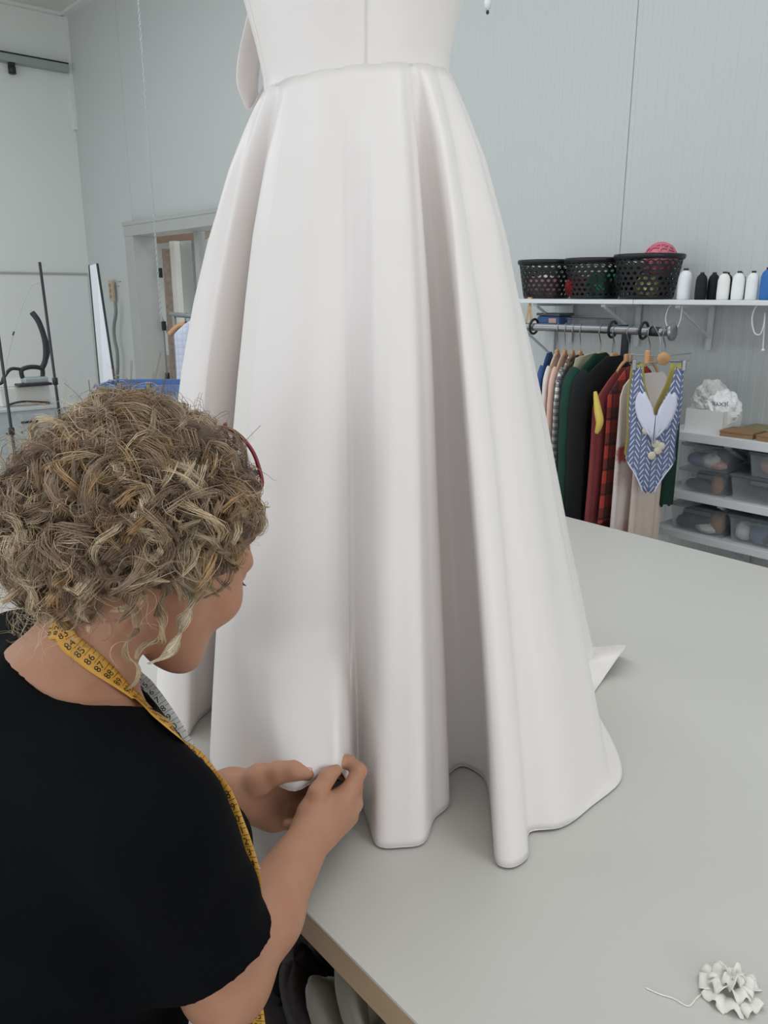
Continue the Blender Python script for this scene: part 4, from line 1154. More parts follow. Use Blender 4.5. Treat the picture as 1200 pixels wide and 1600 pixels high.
def plaid(name, base, c2, c3, sc, sy=None):
    m = bpy.data.materials.new(name); m.use_nodes = True; nt = m.node_tree; b = nt.nodes['Principled BSDF']; b.inputs['Roughness'].default_value = .85
    tc = nt.nodes.new('ShaderNodeTexCoord'); sep = nt.nodes.new('ShaderNodeSeparateXYZ'); nt.links.new(tc.outputs['Object'], sep.inputs[0])
    def stripe(axis, scale, duty):
        a = nt.nodes.new('ShaderNodeMath'); a.operation = 'MULTIPLY'; a.inputs[1].default_value = scale; nt.links.new(sep.outputs[axis], a.inputs[0])
        f = nt.nodes.new('ShaderNodeMath'); f.operation = 'FRACT'; nt.links.new(a.outputs[0], f.inputs[0])
        l = nt.nodes.new('ShaderNodeMath'); l.operation = 'LESS_THAN'; l.inputs[1].default_value = duty; nt.links.new(f.outputs[0], l.inputs[0]); return l
    prev = None; b.inputs['Base Color'].default_value = srgb(*base)
    for ax, s_, du, col in ((1, sc, .5, c2), (2, sc*.85, .5, c2), (1, sc*1.0, .1, c3), (2, sc*.85, .1, c3)):
        st = stripe(ax, s_, du); mx = nt.nodes.new('ShaderNodeMix'); mx.data_type = 'RGBA'
        ml = nt.nodes.new('ShaderNodeMath'); ml.operation = 'MULTIPLY'; ml.inputs[1].default_value = .62; nt.links.new(st.outputs[0], ml.inputs[0])
        if prev is None: mx.inputs[6].default_value = srgb(*base)
        else: nt.links.new(prev.outputs[2], mx.inputs[6])
        mx.inputs[7].default_value = srgb(*col); nt.links.new(ml.outputs[0], mx.inputs[0]); prev = mx
    nt.links.new(prev.outputs[2], b.inputs['Base Color']); return m
HG = [('green wool coat', 940), ('black coat', 962), ('red vest', 985), ('pink blouse', 884), ('white blouse', 872), ('checked shirt', 896), ('navy jacket', 908), ('floral dress', 1018)]
RZS = {'pink blouse': .46, 'white blouse': .48, 'checked shirt': .44, 'navy jacket': .40, 'green wool coat': .20, 'black coat': .08}
for n_, u in HG: hanger(gx_(u), 'wooden hanger with chrome hook holding the '+n_, rz=RZS.get(n_, 0.0), w= .085 if 'floral' in n_ else (.09 if 'vest' in n_ else .18))
garment('blue_shirt', 'blue shirt at the dress end of the rail', gx_(860), cl('cl_blue',(58,88,140)), .19, .55, .024, rz=.5, seed=1, cat='shirt')
garment('white_blouse', 'white blouse hanging next to the blue shirt', gx_(872), cl('cl_white',(222,214,208)), .19, .60, .024, rz=.48, seed=2, cat='blouse')
garment('pink_blouse', 'pale pink blouse on a wooden hanger', gx_(884), cl('cl_pink',(222,184,168)), .20, .62, .026, rz=.46, seed=3, cat='blouse')
garment('checked_shirt', 'black and white checked shirt between pink blouse and navy jacket', gx_(896), plaid('cl_check',(226,224,218),(60,62,70),(30,30,36),46), .20, .66, .026, rz=.44, seed=4, cat='shirt')
garment('navy_jacket', 'dark navy jacket beside the green coat', gx_(908), cl('cl_navy',(24,27,40)), .21, .78, .024, rz=.40, seed=5, cat='jacket')
garment('cream_scarf', 'narrow cream strip of cloth in front of the navy jacket', gx_(919), cl('cl_cream',(224,214,186)), .20, .42, .014, sleeves=False, rz=.38, seed=6, cat='cloth', neck=.17)
garment('green_coat', 'dark green wool coat on a wooden hanger', gx_(940), cl('cl_green',(14,58,44)), .235, 1.00, .052, rz=.20, seed=7, sl_len=.6, cat='coat', top=-.085)
garment('black_coat', 'black coat hanging between green coat and red vest', gx_(962), cl('cl_black',(16,17,22)), .225, 1.0, .048, rz=.08, seed=8, sl_len=.6, cat='coat', top=-.092)
garment('red_vest', 'brick red sleeveless vest next to the plaid shirt', gx_(985), cl('cl_brick',(142,66,68)), .205, .62, .034, sleeves=False, seed=9, cat='vest', slope=.12, top=-.13)
garment('plaid_shirt', 'red and black plaid shirt in front of the brick red vest', gx_(1000), plaid('cl_plaid',(176,62,50),(40,38,38),(30,28,28),13), .175, .55, .028, sleeves=False, seed=10, cat='shirt', slope=.10, top=-.12)
# yellow trim hanging on the plaid shirt
yt = MB(); P = smooth_pts([py(930,612,2.36), py(934,640,2.35), py(937,660,2.345), py(932,677,2.345)], 6)
yt.tube(P, [.004+.010*math.sin(PI*min(1,(i+1)/len(P)*.93)) for i in range(len(P))], 8); o = yt.build('yellow_trim', cl('cl_yellow',(206,182,90))); tag(o, 'yellow curved strip of trim hanging against the plaid shirt', 'trim')
# off-white floral dress and trousers
M_floral = bpy.data.materials.new('cl_floral'); M_floral.use_nodes = True
nt = M_floral.node_tree; b = nt.nodes['Principled BSDF']; b.inputs['Roughness'].default_value = .6
tc = nt.nodes.new('ShaderNodeTexCoord'); nz = nt.nodes.new('ShaderNodeTexNoise'); nz.inputs['Scale'].default_value = 60; nz.inputs['Detail'].default_value = 2
def spot(c, r, prev, col, soft=.4):
    vm = nt.nodes.new('ShaderNodeVectorMath'); vm.operation = 'DISTANCE'; vm.inputs[1].default_value = c; nt.links.new(tc.outputs['Object'], vm.inputs[0])
    ad = nt.nodes.new('ShaderNodeMath'); ad.operation = 'MULTIPLY_ADD'; ad.inputs[1].default_value = r*.9; nt.links.new(nz.outputs['Fac'], ad.inputs[0]); nt.links.new(vm.outputs['Value'], ad.inputs[2])
    mr = nt.nodes.new('ShaderNodeMapRange'); mr.inputs[1].default_value = r*1.5; mr.inputs[2].default_value = r*(1.5-soft); nt.links.new(ad.outputs[0], mr.inputs[0])
    mx = nt.nodes.new('ShaderNodeMix'); mx.data_type = 'RGBA'; mx.inputs[7].default_value = col; nt.links.new(mr.outputs[0], mx.inputs[0])
    if prev is None: mx.inputs[6].default_value = srgb(222,210,206)
    else: nt.links.new(prev.outputs[2], mx.inputs[6])
    return mx
nt.links.new(tc.outputs['Object'], nz.inputs['Vector'])
pv = spot((.02,-.135,-.27), .040, None, srgb(178,88,84)); pv = spot((.03,-.15,-.36), .035, pv, srgb(206,156,150), .8); pv = spot((.02,-.05,-.33), .04, pv, srgb(214,170,164), .8); pv = spot((.02,-.1,-.55), .04, pv, srgb(210,176,170), .9)
nt.links.new(pv.outputs[2], b.inputs['Base Color'])
garment('floral_dress', 'long off white dress with a rose print near the end of the rail', gx_(1018), M_floral, .165, 1.0, .042, sleeves=False, seed=12, cat='dress', slope=.05, neck=.10, flare=1.06, waves=6, amp=.010, top=-.145)
garment('cream_trousers', 'pale cream trousers hanging behind the patterned bodysuit', gx_(1040), cl('cl_trous',(222,204,192)), .10, .78, .042, sleeves=False, seed=13, cat='trousers', slope=.02, neck=.095, waves=5, amp=.009, top=-.26, y=RY-.03)
garment('green_skirt', 'narrow dark green cloth behind the cream trousers', gx_(1050), cl('cl_green2',(16,52,42)), .035, .36, .03, sleeves=False, seed=14, cat='cloth', slope=.02, neck=.033, top=-.26, y=RY+.07)
th = hanger(gx_(1042), 'wire clip hanger holding cream trousers and green cloth', .11, .0, wood=False)
MB().tube([(0,-.13,-.15),(0,-.13,-.01),(0,0,0),(0,.13,-.01),(0,.13,-.15)], .0022, 6).build('wire_arms', M_chrome, th)
# ---------------------------------------------------------------- patterned bodysuit on its wire hanger, turned to the room
BS = at(1030, 560, 2.62)                              # where the hanger's neck is
brz = YAW*.78                                         # it faces the viewpoint more than the other clothes do
bh = thing('clip_hanger', 'chrome wire hanger with clips at the end of the rail holding the bodysuit', 'hanger', (BS[0],BS[1],BS[2]), brz)
MB().tube(smooth_pts([(0,0,0),(.0,.01,.06),(-.01,.06,.09),(-.02,.10,.115),(-.01,.12,.10)], 4), .0018, 6).build('hook', M_chrome, bh)
MB().tube([(-.092,0,.012),(-.092,0,-.02),(0,0,-.010),(.095,0,-.005),(.098,0,.018),(0,0,.006),(-.092,0,.012)], .0016, 6).build('wire_frame', M_chrome, bh)
for sx in (-1,1):
    MB().box((sx*.078,-.006,-.022), (.014,.016,.036), bev=.003).build('clip', M_chrome, bh)
MB().lathe([(.0,-.006),(.020,-.006),(.022,0),(.020,.006),(.0,.006)], 10, (.012,-.012,.0), 'y').build('wood_disc', M_hangw, bh)
MB().box((-.040,-.008,.004), (.016,.014,.046), bev=.005).build('wood_peg', M_hangw, bh)
M_her = bpy.data.materials.new('blue_herringbone'); M_her.use_nodes = True
nt = M_her.node_tree; b = nt.nodes['Principled BSDF']; b.inputs['Roughness'].default_value = .7
def node(op, a, b_=None, c=None):
    n = nt.nodes.new('ShaderNodeMath'); n.operation = op
    for i, q in enumerate((a, b_, c)):
        if q is None: continue
        if isinstance(q, (int, float)): n.inputs[i].default_value = q
        else: nt.links.new(q, n.inputs[i])
    return n.outputs[0]
tc = nt.nodes.new('ShaderNodeTexCoord'); sp = nt.nodes.new('ShaderNodeSeparateXYZ'); nt.links.new(tc.outputs['Object'], sp.inputs[0])
uu = node('MULTIPLY', sp.outputs[0], 24.0); tri = node('ABSOLUTE', node('SUBTRACT', node('FRACT', uu), .5))
ww = node('FRACT', node('ADD', node('MULTIPLY', sp.outputs[2], 48.0), node('MULTIPLY', tri, 3.0)))
ln = node('LESS_THAN', ww, .27); g1_ = node('GREATER_THAN', tri, .06); g2_ = node('LESS_THAN', tri, .43)
msk = node('MULTIPLY', node('MULTIPLY', ln, g1_), g2_)
mx = nt.nodes.new('ShaderNodeMix'); mx.data_type = 'RGBA'; nt.links.new(msk, mx.inputs[0]); mx.inputs[6].default_value = srgb(98,108,142); mx.inputs[7].default_value = srgb(204,210,222)
nt.links.new(mx.outputs[2], b.inputs['Base Color'])
M_lilac = mat('lilac_lining', srgb(206,206,224), .6); M_ygr = cl('cl_gold',(178,166,92)); M_fl = cl('cl_flowercream',(206,198,180))
BSW = .92
bs = thing('bodysuit', 'blue bodysuit with white herringbone pattern and pale cups on a wire hanger', 'swimsuit', (BS[0],BS[1],BS[2]-.03), brz); bs.scale = (.9,1,.95)
# outline of one front half: (z, inner x, outer x); the front is two straps that join into a torso and a high cut leg
def half_panel(sx, dy, rows, name, m, bulge=.022, th=.003):
    G = []
    for z, xi, xo in rows:
        G.append([(sx*(xi+(xo-xi)*k/8), dy-bulge*math.sin(PI*min(1, abs((xi+(xo-xi)*k/8))/.11*.5+.5))*min(1, -z*5+.1), z+.004*math.sin(k*1.3)) for k in range(9)])
    return MB().grid(G).build(name, m, bs, solid=th)
front = [(0,.058,.088),(-.03,.055,.090),(-.07,.045,.092),(-.11,.026,.093),(-.15,.008,.092),(-.18,.0,.090),(-.22,.0,.086),(-.26,.0,.084),(-.29,.0,.086),(-.32,.0,.088),(-.345,.0,.074),(-.37,.0,.054),(-.40,.0,.036),(-.425,.0,.026),(-.44,.0,.020)]
for sx in (-1,1):
    half_panel(sx, 0, front, 'front_panel', M_her)
    half_panel(sx, .034, [(z+.01, xi*.8, xo+.004) for z, xi, xo in front[:-2]], 'back_panel', M_ygr, bulge=-.012)
    rows = [(-.085,.040,.066),(-.10,.032,.072),(-.12,.020,.074),(-.14,.010,.072),(-.17,.003,.062),(-.20,.003,.044),(-.225,.003,.022),(-.24,.003,.008)]
    half_panel(sx, -.010, rows, 'cup', M_lilac, bulge=.026)
    MB().tube([(sx*.004,-.036,-.16),(sx*.004,-.036,-.26)], .003, 6).build('tie', M_lilac, bs)
    MB().tube(smooth_pts([(sx*.088,.0,-.32),(sx*.075,-.012,-.345),(sx*.055,-.02,-.372),(sx*.036,-.024,-.405),(sx*.02,-.024,-.44)], 5), .003, 6).build('leg_binding', M_lilac, bs)
for fx, fz in ((-.028,-.215),(.010,-.262),(.02,-.285),(.0,-.305),(.03,-.27)):
    MB().ball((fx,-.030,fz), .015, 10, 7, (1,.35,1)).build('fabric_flower', M_fl, bs)

# ---------------------------------------------------------------- worktop and shelves with boxes, right
def low_shelf(lab, z, x0=-1.62, x1=.6, thick=.03): return wall_shelf(lab, x0, x1, z, depth=.32, thick=thick, brackets=(-1.36,-1.0,-.4))
low_shelf('white worktop shelf with the box of plastic bags', 1.112, thick=.034)
low_shelf('white middle shelf carrying four clear boxes', .880)
low_shelf('white lowest shelf with two lidded clear boxes', .720)
wb = thing('white_box', 'open white cardboard box holding crumpled plastic bags', 'box', (-1.475,2.98,1.112))
M_card = mat('white_card', srgb(226,226,224), .6)
for c_, s_ in (((0,-.075,.042),(.15,.003,.084)),((0,.075,.042),(.15,.003,.084)),((-.0735,0,.042),(.003,.15,.084)),((.0735,0,.042),(.003,.15,.084)),((0,0,.002),(.147,.15,.004))): MB().box(c_, s_).build('box_side', M_card, wb)
M_bag = mat('plastic_bag', srgb(224,222,220), .3, alpha=.75, spec=.6)
def crumple(name, lab, c, size, m, seed, cat):
    g = np.random.default_rng(seed); k = g.uniform(30, 90, (8,3))*g.choice([-1,1], (8,3)); ph = g.uniform(0, 6, 8); G = []
    for i in range(27):
        th = PI*i/26; row = []
        for j in range(44):
            a = 2*PI*j/44; d = np.array([math.sin(th)*math.cos(a), math.sin(th)*math.sin(a), math.cos(th)]); p = d*np.array(size)/2
            n_ = sum(abs(math.sin(k[q] @ p+ph[q])) for q in range(8))/8-.6
            p = p*(1+.5*n_); row.append(tuple(p+np.array([0,0,size[2]/2])))
        G.append(row)
    o = MB().grid(G, False, True).build(name, m); o.location = c; return tag(o, lab, cat)
b1 = crumple('plastic_bag', 'crumpled white plastic bag with black letters in the white box', (-1.445,2.98,1.118), (.125,.13,.15), mat('bag_white', srgb(236,236,236), .4), 1, 'bag')
crumple('plastic_bag', 'crumpled clear plastic bag leaning behind in the white box', (-1.505,3.0,1.118), (.14,.12,.18), M_bag, 2, 'bag')
cu = bpy.data.curves.new('bag_print', 'FONT'); cu.body = 'JEXYIL'; cu.size = .022; cu.extrude = .0003; o = bpy.data.objects.new('bag_print', cu); COL.objects.link(o)
dg = bpy.context.evaluated_depsgraph_get(); mm = bpy.data.meshes.new_from_object(o.evaluated_get(dg)); bpy.data.objects.remove(o)
po = link('bag_print', mm, M_ink, b1); po.rotation_euler = (PI/2-.35, PI, .25); po.location = (.050,-.062,.112); po['kind'] = 'stuff'
M_kraft = mat('brown_card', srgb(150,118,86), .75, var=.1, scale=12); M_olive = mat('olive_card', srgb(140,132,98), .75)
def flat_box(lab, x, y, w, d, h, m, rz=0, z=1.112):
    t = thing('flat_box', lab, 'box', (x,y,z), rz, group='flat boxes on the worktop shelf')
    MB().box((0,0,h*.4), (w,d,h*.8), bev=.001).build('tray', m, t); MB().box((0,0,h*.85), (w*1.02,d*1.03,h*.3), bev=.001).build('lid', m, t)
flat_box('flat brown cardboard box in front of the white box', -1.335,2.93,.12,.11,.022, M_kraft, .05)
flat_box('flat olive box behind the brown cardboard box', -1.24,3.05,.26,.13,.024, M_olive, .0)
flat_box('brown cardboard box at the right edge of the photo', -1.195,2.92,.12,.10,.022, M_kraft, -.04)
def clear_box(lab, x0, x1, z, h, stuff, y0=2.87, d=.24):
    w = x1-x0; t = thing('storage_box', lab, 'box', ((x0+x1)/2, y0+d/2, z), group='clear plastic storage boxes')
    mb = MB(); k = .92
    top = [(-w/2,-d/2,h-.012),(w/2,-d/2,h-.012),(w/2,d/2,h-.012),(-w/2,d/2,h-.012)]; bot = [(p[0]*k,p[1]*k,.001) for p in top]
    mb.add(top+bot, [(0,1,5,4),(1,2,6,5),(2,3,7,6),(3,0,4,7),(7,6,5,4)]); mb.build('box_body', M_clear, t, solid=.002)
    MB().box((0,0,h-.006), (w+.012,d+.012,.012), bev=.004).build('lid', M_clearlid, t)
    MB().box((0,-d/2-.004,h-.022), (w*.5,.008,.014), bev=.002).build('latch', M_clearlid, t)
    for i, (cx, cy, sx, sy, sz, col) in enumerate(stuff):
        g = np.random.default_rng(i+int(x0*-100)); G = []
        for a_ in range(9):
            th_ = PI*a_/8; G.append([(cx*w+sx*w/2*math.sin(th_)*math.cos(2*PI*j/14)*(1+.15*math.sin(3*j+i)), cy*d+sy*d/2*math.sin(th_)*math.sin(2*PI*j/14), .004+min(sz*1.2,.8)*h*.5*(1-math.cos(th_))*(1+.1*math.sin(5*j+a_))) for j in range(14)])
        o = MB().grid(G, True, True).build('cloth_scrap', cl('scrap_%d_%d_%d' % col, col), t)
DK, GY, TA, PK, WH, BL, BR = (30,32,38),(70,74,82),(150,104,62),(196,150,140),(206,204,200),(96,112,140),(84,62,50)
clear_box('clear box with white and blue scraps, top left of the clear boxes', -1.530,-1.345,.972,.098,[(0,.1,.9,.9,.5,DK),(-.25,-.3,.5,.3,.45,BL),(.05,-.35,.4,.25,.5,WH),(.2,-.36,.4,.2,.3,PK)])
clear_box('clear box with dark cloth and a tan strip below the blue scraps', -1.530,-1.345,.880,.092,[(0,.1,.95,.9,.65,DK),(.25,-.38,.25,.2,.7,TA),(-.2,-.3,.5,.3,.4,GY)])
clear_box('wide clear box with black cloth on the right of the middle shelf', -1.328,-1.03,.880,.100,[(0,.1,.95,.9,.7,DK),(.1,-.3,.6,.3,.6,DK),(.42,-.42,.2,.15,.5,WH)])
clear_box('clear box with pink and white scraps stacked above the black cloth', -1.268,-1.03,.980,.092,[(-.25,-.2,.4,.4,.7,PK),(0,-.3,.4,.3,.5,BR),(.15,-.25,.5,.5,.45,WH),(-.05,.2,.8,.5,.6,GY)])
clear_box('lidded clear box with dark scraps on the lowest shelf, left', -1.555,-1.335,.720,.108,[(-.2,0,.6,.8,.6,GY),(.05,-.1,.5,.7,.55,DK),(.3,-.3,.25,.3,.7,TA),(.15,-.38,.4,.2,.3,WH),(-.3,-.35,.3,.2,.4,DK)])
clear_box('lidded clear box with mixed scraps on the lowest shelf, right', -1.315,-1.05,.720,.108,[(-.35,-.3,.25,.3,.55,WH),(0,0,.8,.8,.6,GY),(.1,-.35,.7,.2,.45,DK),(.25,-.38,.5,.2,.3,(130,120,92)),(-.1,-.36,.3,.2,.7,BL)])

# ---------------------------------------------------------------- doorway and the room behind it
df = empty('door_1', ((DX0+DX1)/2, WY, 0)); df['kind'] = 'structure'; dcx = (DX0+DX1)/2
fw_ = .16
for xx in (DX0+.02, DX1-.02): MB().box((xx-dcx,.05,(DZ+.05)/2), (fw_,.22,DZ+.05), bev=.004).build('jamb', M_grey, df)
MB().box((0,.045,DZ), (DX1-DX0+.121,.22,.10), bev=.004).build('header', M_grey, df)
MB().box((0,-.055,DZ+.052), (DX1-DX0+.14,.03,.03)).build('drip_strip', M_grey, df)
M_leaf = mat('door_white', srgb(216,212,206), .5); M_ledge = mat('raw_edge', srgb(156,140,130), .8, var=.5, scale=30)
MB().box((DX0+.20-dcx,.19,1.0), (.03,.06,2.0)).build('door_edge', M_ledge, df)
MB().box((DX0+.27-dcx,.24,1.03), (.09,.05,2.06)).build('inner_jamb', M_leaf, df)
for k in range(4): MB().box((DX0+.165-dcx,.14,.45+.45*k), (.03,.03,.08)).build('hinge', M_dark, df)
MX = -6.04
MB().box((MX-dcx,.16,DZ/2), (.075,.06,DZ)).build('mullion', M_grey, df)
MB().box((MX+.62-dcx,.16,DZ/2), (.05,.05,DZ)).build('mullion', M_grey, df)
MB().box(((MX+.31)-dcx,.165,DZ/2), (.55,.006,DZ-.12)).build('glass_pane', mat('door_glass', srgb(220,226,228), .05, alpha=.12), df)
BYR = 6.4
struct('wall_beyond', MB().box((-8.5, BYR+.06, 1.7), (6.0,.12,3.4)), M_wall_end)
struct('wall_beyond_side', MB().box((-11.4, 4.8, 1.7), (.12,3.2,3.4)), M_wall_end)
struct('wall_beyond_near', MB().box((-4.3, 4.85, 1.7), (.12,3.1,3.4)), M_wall_end)
struct('floor_beyond', MB().box((-8.0, 4.85, -.053), (7,3.2,.1)), M_floor)
struct('ceiling_beyond', MB().box((-8.0, 5.6, 3.4), (7,1.7,.08)), M_ceil)
sb = thing('loft_beam', 'brown wooden beam across the room behind the doorway', 'beam', (0,0,0))
pa, pb = at_y(228,372,5.2), at_y(305,368,5.2); zb = pa[2]
MB().box(((pa[0]+pb[0])/2, 5.2, pa[2]-.04), (abs(pb[0]-pa[0])+.9,.05,.09)).build('beam_face', mat('beam_brown', srgb(150,122,100), .7, var=.3, scale=10), sb)
MB().box(((pa[0]+pb[0])/2, 5.5, pa[2]+.01), (abs(pb[0]-pa[0])+.9,.6,.03)).build('loft_board', M_leaf, sb)
for xx in (pa[0]-.35, pb[0]+.35): MB().box((xx,5.22,(pa[2]-.08)/2), (.06,.06,pa[2]-.08)).build('post', M_leaf, sb)
def bar_thing(name, lab, cat, segs, w, m):
    t = thing(name, lab, cat)
    for i, (a, b) in enumerate(segs): MB().bar(a, b, w, w).build('bar', m, t)
q5 = lambda u, v, y=5.0: tuple(at_y(u, v, y))
M_rail = mat('rail_grey', srgb(132,136,138), .5)
def foot(u, v, y=5.0): p = at_y(u, v, y); return (p[0], p[1], 0)
bar_thing('stair_rail', 'grey slanted stair railing seen through the doorway', 'railing', [(q5(243,478), q5(268,530)), (q5(254,504), foot(254,504)), (q5(247,520), q5(255,538)), (q5(268,530), foot(268,530))], .03, M_rail)
cbn = thing('beige_cabinet', 'beige cabinet with white top in the room behind the doorway', 'cabinet'); 
pa, pb, pc = at_y(246,546,5.1), at_y(300,546,5.1), at_y(246,600,5.1)
MB().box(((pa[0]+pb[0])/2, 5.32, (pa[2]-.06)/2), (pb[0]-pa[0],.4,pa[2]-.06)).build('body', mat('cab_beige', srgb(176,168,152), .6), cbn)
MB().box(((pa[0]+pb[0])/2, 5.32, pa[2]-.03), (pb[0]-pa[0]+.04,.44,.06)).build('worktop', M_leaf, cbn)
for i, (u0, v0, u1, v1, lab) in enumerate(((291,427,303,446,'grey notice on the far wall behind the doorway, upper left'),(307,428,318,448,'grey notice on the far wall next to the dress edge'),(295,460,305,479,'grey notice on the far wall behind the doorway, lower'))):
    a, b_ = at_y(u0, v0, BYR-.02), at_y(u1, v1, BYR-.02)
    t = thing('wall_notice', lab, 'notice', ((a[0]+b_[0])/2, BYR-.012, (a[2]+b_[2])/2), group='notices on the far wall')
    MB().box((0,0,0), (abs(b_[0]-a[0]),.015,abs(a[2]-b_[2]))).build('sheet', mat('notice_grey', srgb(150,156,156), .6, var=.3, scale=8), t)
    for k in range(3): MB().box((0,-.009,(k-1)*abs(a[2]-b_[2])*.25), (abs(b_[0]-a[0])*.7,.003,.02)).build('text_line', M_rail, t)
gp = thing('glazed_partition', 'grey framed glass partition in the room behind the doorway', 'partition')
for u in (303, 318, 330): p = at_y(u, 385, 5.9); MB().box((p[0],5.9,p[2]/2+.05), (.05,.05,p[2]+.1)).build('frame_post', M_grey, gp)
pa, pb = at_y(296,373,5.9), at_y(345,373,5.9); MB().box(((pa[0]+pb[0])/2,5.9,pa[2]), (pb[0]-pa[0],.05,.05)).build('frame_head', M_grey, gp)

# ---------------------------------------------------------------- things on the left
bmz = 3.608
bt = thing('wall_beam', 'grey steel beam running along the left wall near the ceiling', 'beam', (WX+.045, .6, bmz))
MB().box((0,.0,0), (.09,5.06,.074), bev=.003).build('beam', mat('steel_grey', srgb(150,160,158), .5), bt)
MB().box((.047,0,.03), (.006,5.06,.012)).build('dark_lip', M_dark, bt)
ct = thing('beam_clamp', 'small black clamp lamp hanging under the grey wall beam', 'lamp', (WX+.05, 2.64, bmz-.037))
MB().box((0,0,-.012), (.05,.05,.026), bev=.003).build('clamp', M_dark, ct); MB().lathe([(.02,-.09),(.032,-.085),(.032,-.03),(.018,-.02)], 16).build('lamp_head', M_dark, ct)
# chain from the ceiling
ctop = at(222,0,3.5); cx_, cy_ = (ctop[0]+at(252,500,3.5)[0])/2, (ctop[1]+at(252,500,3.5)[1])/2
p0_, p1_ = at(222,0,3.5), at(252,500,3.5); chx, chy = p1_[0], p1_[1]
ch = thing('ceiling_chain', 'thin chain hanging from the ceiling in front of the doorway', 'chain', (chx-.02, chy+.01, p1_[2]))
cm = MB(); L_ = CEIL+.2-p1_[2]; k = 0; z = 0.0
while z < L_:
    if k % 2: cm.tube([(.0035*math.cos(a),0,z+.008*math.sin(a)) for a in np.linspace(0, 2*PI, 9)[:-1]], .0014, 4, closed=True)
    else: cm.tube([(0,.0035*math.cos(a),z+.008*math.sin(a)) for a in np.linspace(0, 2*PI, 9)[:-1]], .0014, 4, closed=True)
    z += .0125; k += 1
o = cm.build('chain_links', mat('chain_zinc', srgb(188,196,198), .35, metallic=.5), ch); o['kind'] = 'stuff'
MB().lathe([(.03,L_-.006),(.03,L_)], 16).build('ceiling_plate', M_grey, ch)
# drop of a pull cord top right
dp = at(762,10,2.4)
pc_ = thing('pull_cord', 'white pull cord with a dark tip hanging from the ceiling beside the bodice', 'cord', (dp[0], dp[1], dp[2]))
MB().tube([(0,0,.03),(0,0,CEIL+.2-dp[2])], .0018, 6).build('cord', M_cable, pc_)
MB().lathe([(.003,-.012),(.010,-.004),(.011,.012),(.005,.034)], 14).build('cord_weight', M_cable, pc_)
MB().lathe([(.001,-.022),(.005,-.018),(.004,-.011)], 10).build('cord_tip', M_dark, pc_)
# wooden plate, hook and hose on the wall by the door
pl = at_y(172,438,WY); pl2 = at_y(181,471,WY)
wp = thing('socket_plate', 'small wooden socket plate on the wall left of the doorway', 'wall plate', ((pl[0]+pl2[0])/2, WY-.0, (pl[2]+pl2[2])/2))
MB().box((0,-.012,0), (abs(pl2[0]-pl[0])*.9,.024,pl[2]-pl2[2]), bev=.003).build('plate', mat('plate_wood', srgb(188,172,146), .6, var=.2, scale=15), wp)
for k in (-1,0,1): MB().box((0,-.028,k*.05), (.03,.012,.03), bev=.003).build('socket', mat('socket_tan', srgb(160,136,114), .5), wp)
hs = [at_y(u, v, WY-.045) for u, v in ((180,470),(181,490),(178,510),(179,530),(183,550),(184,575),(184,600),(186,640))]; hs[-1][2] = .05
hz_ = thing('wall_hose', 'grey green hose hanging down the wall below the wooden plate', 'hose', tuple(hs[0]))
MB().tube([np.array(p)-hs[0] for p in smooth_pts(hs, 5)], .016, 8).build('hose', mat('hose_green', srgb(122,132,126), .5), hz_)
hk2 = at_y(189,440,WY); o = MB().tube([(0,0,0),(0,-.03,0),(0,-.04,-.02),(0,-.035,-.04),(0,-.02,-.04)], .006, 6).build('wall_hook', M_grey); o.location = hk2; tag(o, 'small grey hook on the wall beside the wooden plate', 'hook')
# ironing station: steel cabinet, white boiler, iron, poles
M_cab = mat('cabinet_grey', srgb(172,180,182), .45, var=.04, scale=5)
cA = at(82,634,5.0); cB = at(-60,640,5.0)
ca2 = thing('steel_cabinet', 'light grey steel cabinet at the left edge behind the woman', 'cabinet', (cA[0]-.40, cA[1]-.10, 0))
MB().box((0,0,.47), (.80,.50,.92), bev=.004).build('body', M_cab, ca2)
MB().box((0,0,.94), (.83,.53,.018), bev=.003).build('top_plate', mat('cab_top', srgb(186,190,190), .4), ca2)
MB().box((.405,-.05,.86), (.006,.10,.012)).build('slot', M_dark, ca2); MB().box((.405,.10,.86), (.006,.06,.012)).build('slot', M_dark, ca2)
for yy, z in ((-.10,.80),(-.06,.80),(-.19,.80)): MB().lathe([(.006,0),(.006,.004)], 10, (.402,yy,z), 'x').build('rivet', M_dark, ca2)
MB().lathe([(.018,0),(.018,.006)], 14, (.402,.0,.72), 'x').build('knob', M_grey, ca2)
MB().box((.404,-.02,.42), (.006,.16,.05)).build('handle', M_grey, ca2)
zc = .949
bo = thing('iron_boiler', 'white boxy steam boiler on the steel cabinet', 'boiler', (cA[0]-.40, cA[1]-.12, zc))
MB().box((0,0,.058), (.60,.30,.116), bev=.008).build('housing', mat('boiler_white', srgb(218,216,208), .5), bo)
MB().box((0,0,.119), (.58,.28,.006)).build('mat', mat('boiler_top', srgb(200,200,196), .5), bo)
MB().tube(smooth_pts([(.30,-.12,.01),(.34,-.05,.03),(.33,.05,.02),(.36,.12,.012)], 5), .006, 6).build('cable', M_dark, bo)
ti = at(58,590,4.95)
ir = thing('steam_iron', 'black steam iron with upright hose on the white boiler', 'iron', (ti[0]-.02, ti[1]-.02, zc+.122))
MB().box((0,0,.009), (.10,.20,.016), bev=.006).build('sole_plate', M_dark, ir)
MB().box((0,.01,.035), (.075,.15,.04), bev=.012).build('iron_body', mat('iron_grey', srgb(170,178,180), .35, metallic=.4), ir)
MB().tube(smooth_pts([(0,-.06,.05),(0,-.06,.10),(0,0,.115),(0,.06,.10),(0,.06,.05)], 5), .014, 8).build('handle', M_dark, ir)
MB().tube(smooth_pts([(0,.06,.10),(0,.09,.16),(-.005,.10,.27),(-.03,.085,.38),(-.06,.06,.44)], 6), .018, 8).build('steam_hose', M_dark, ir)
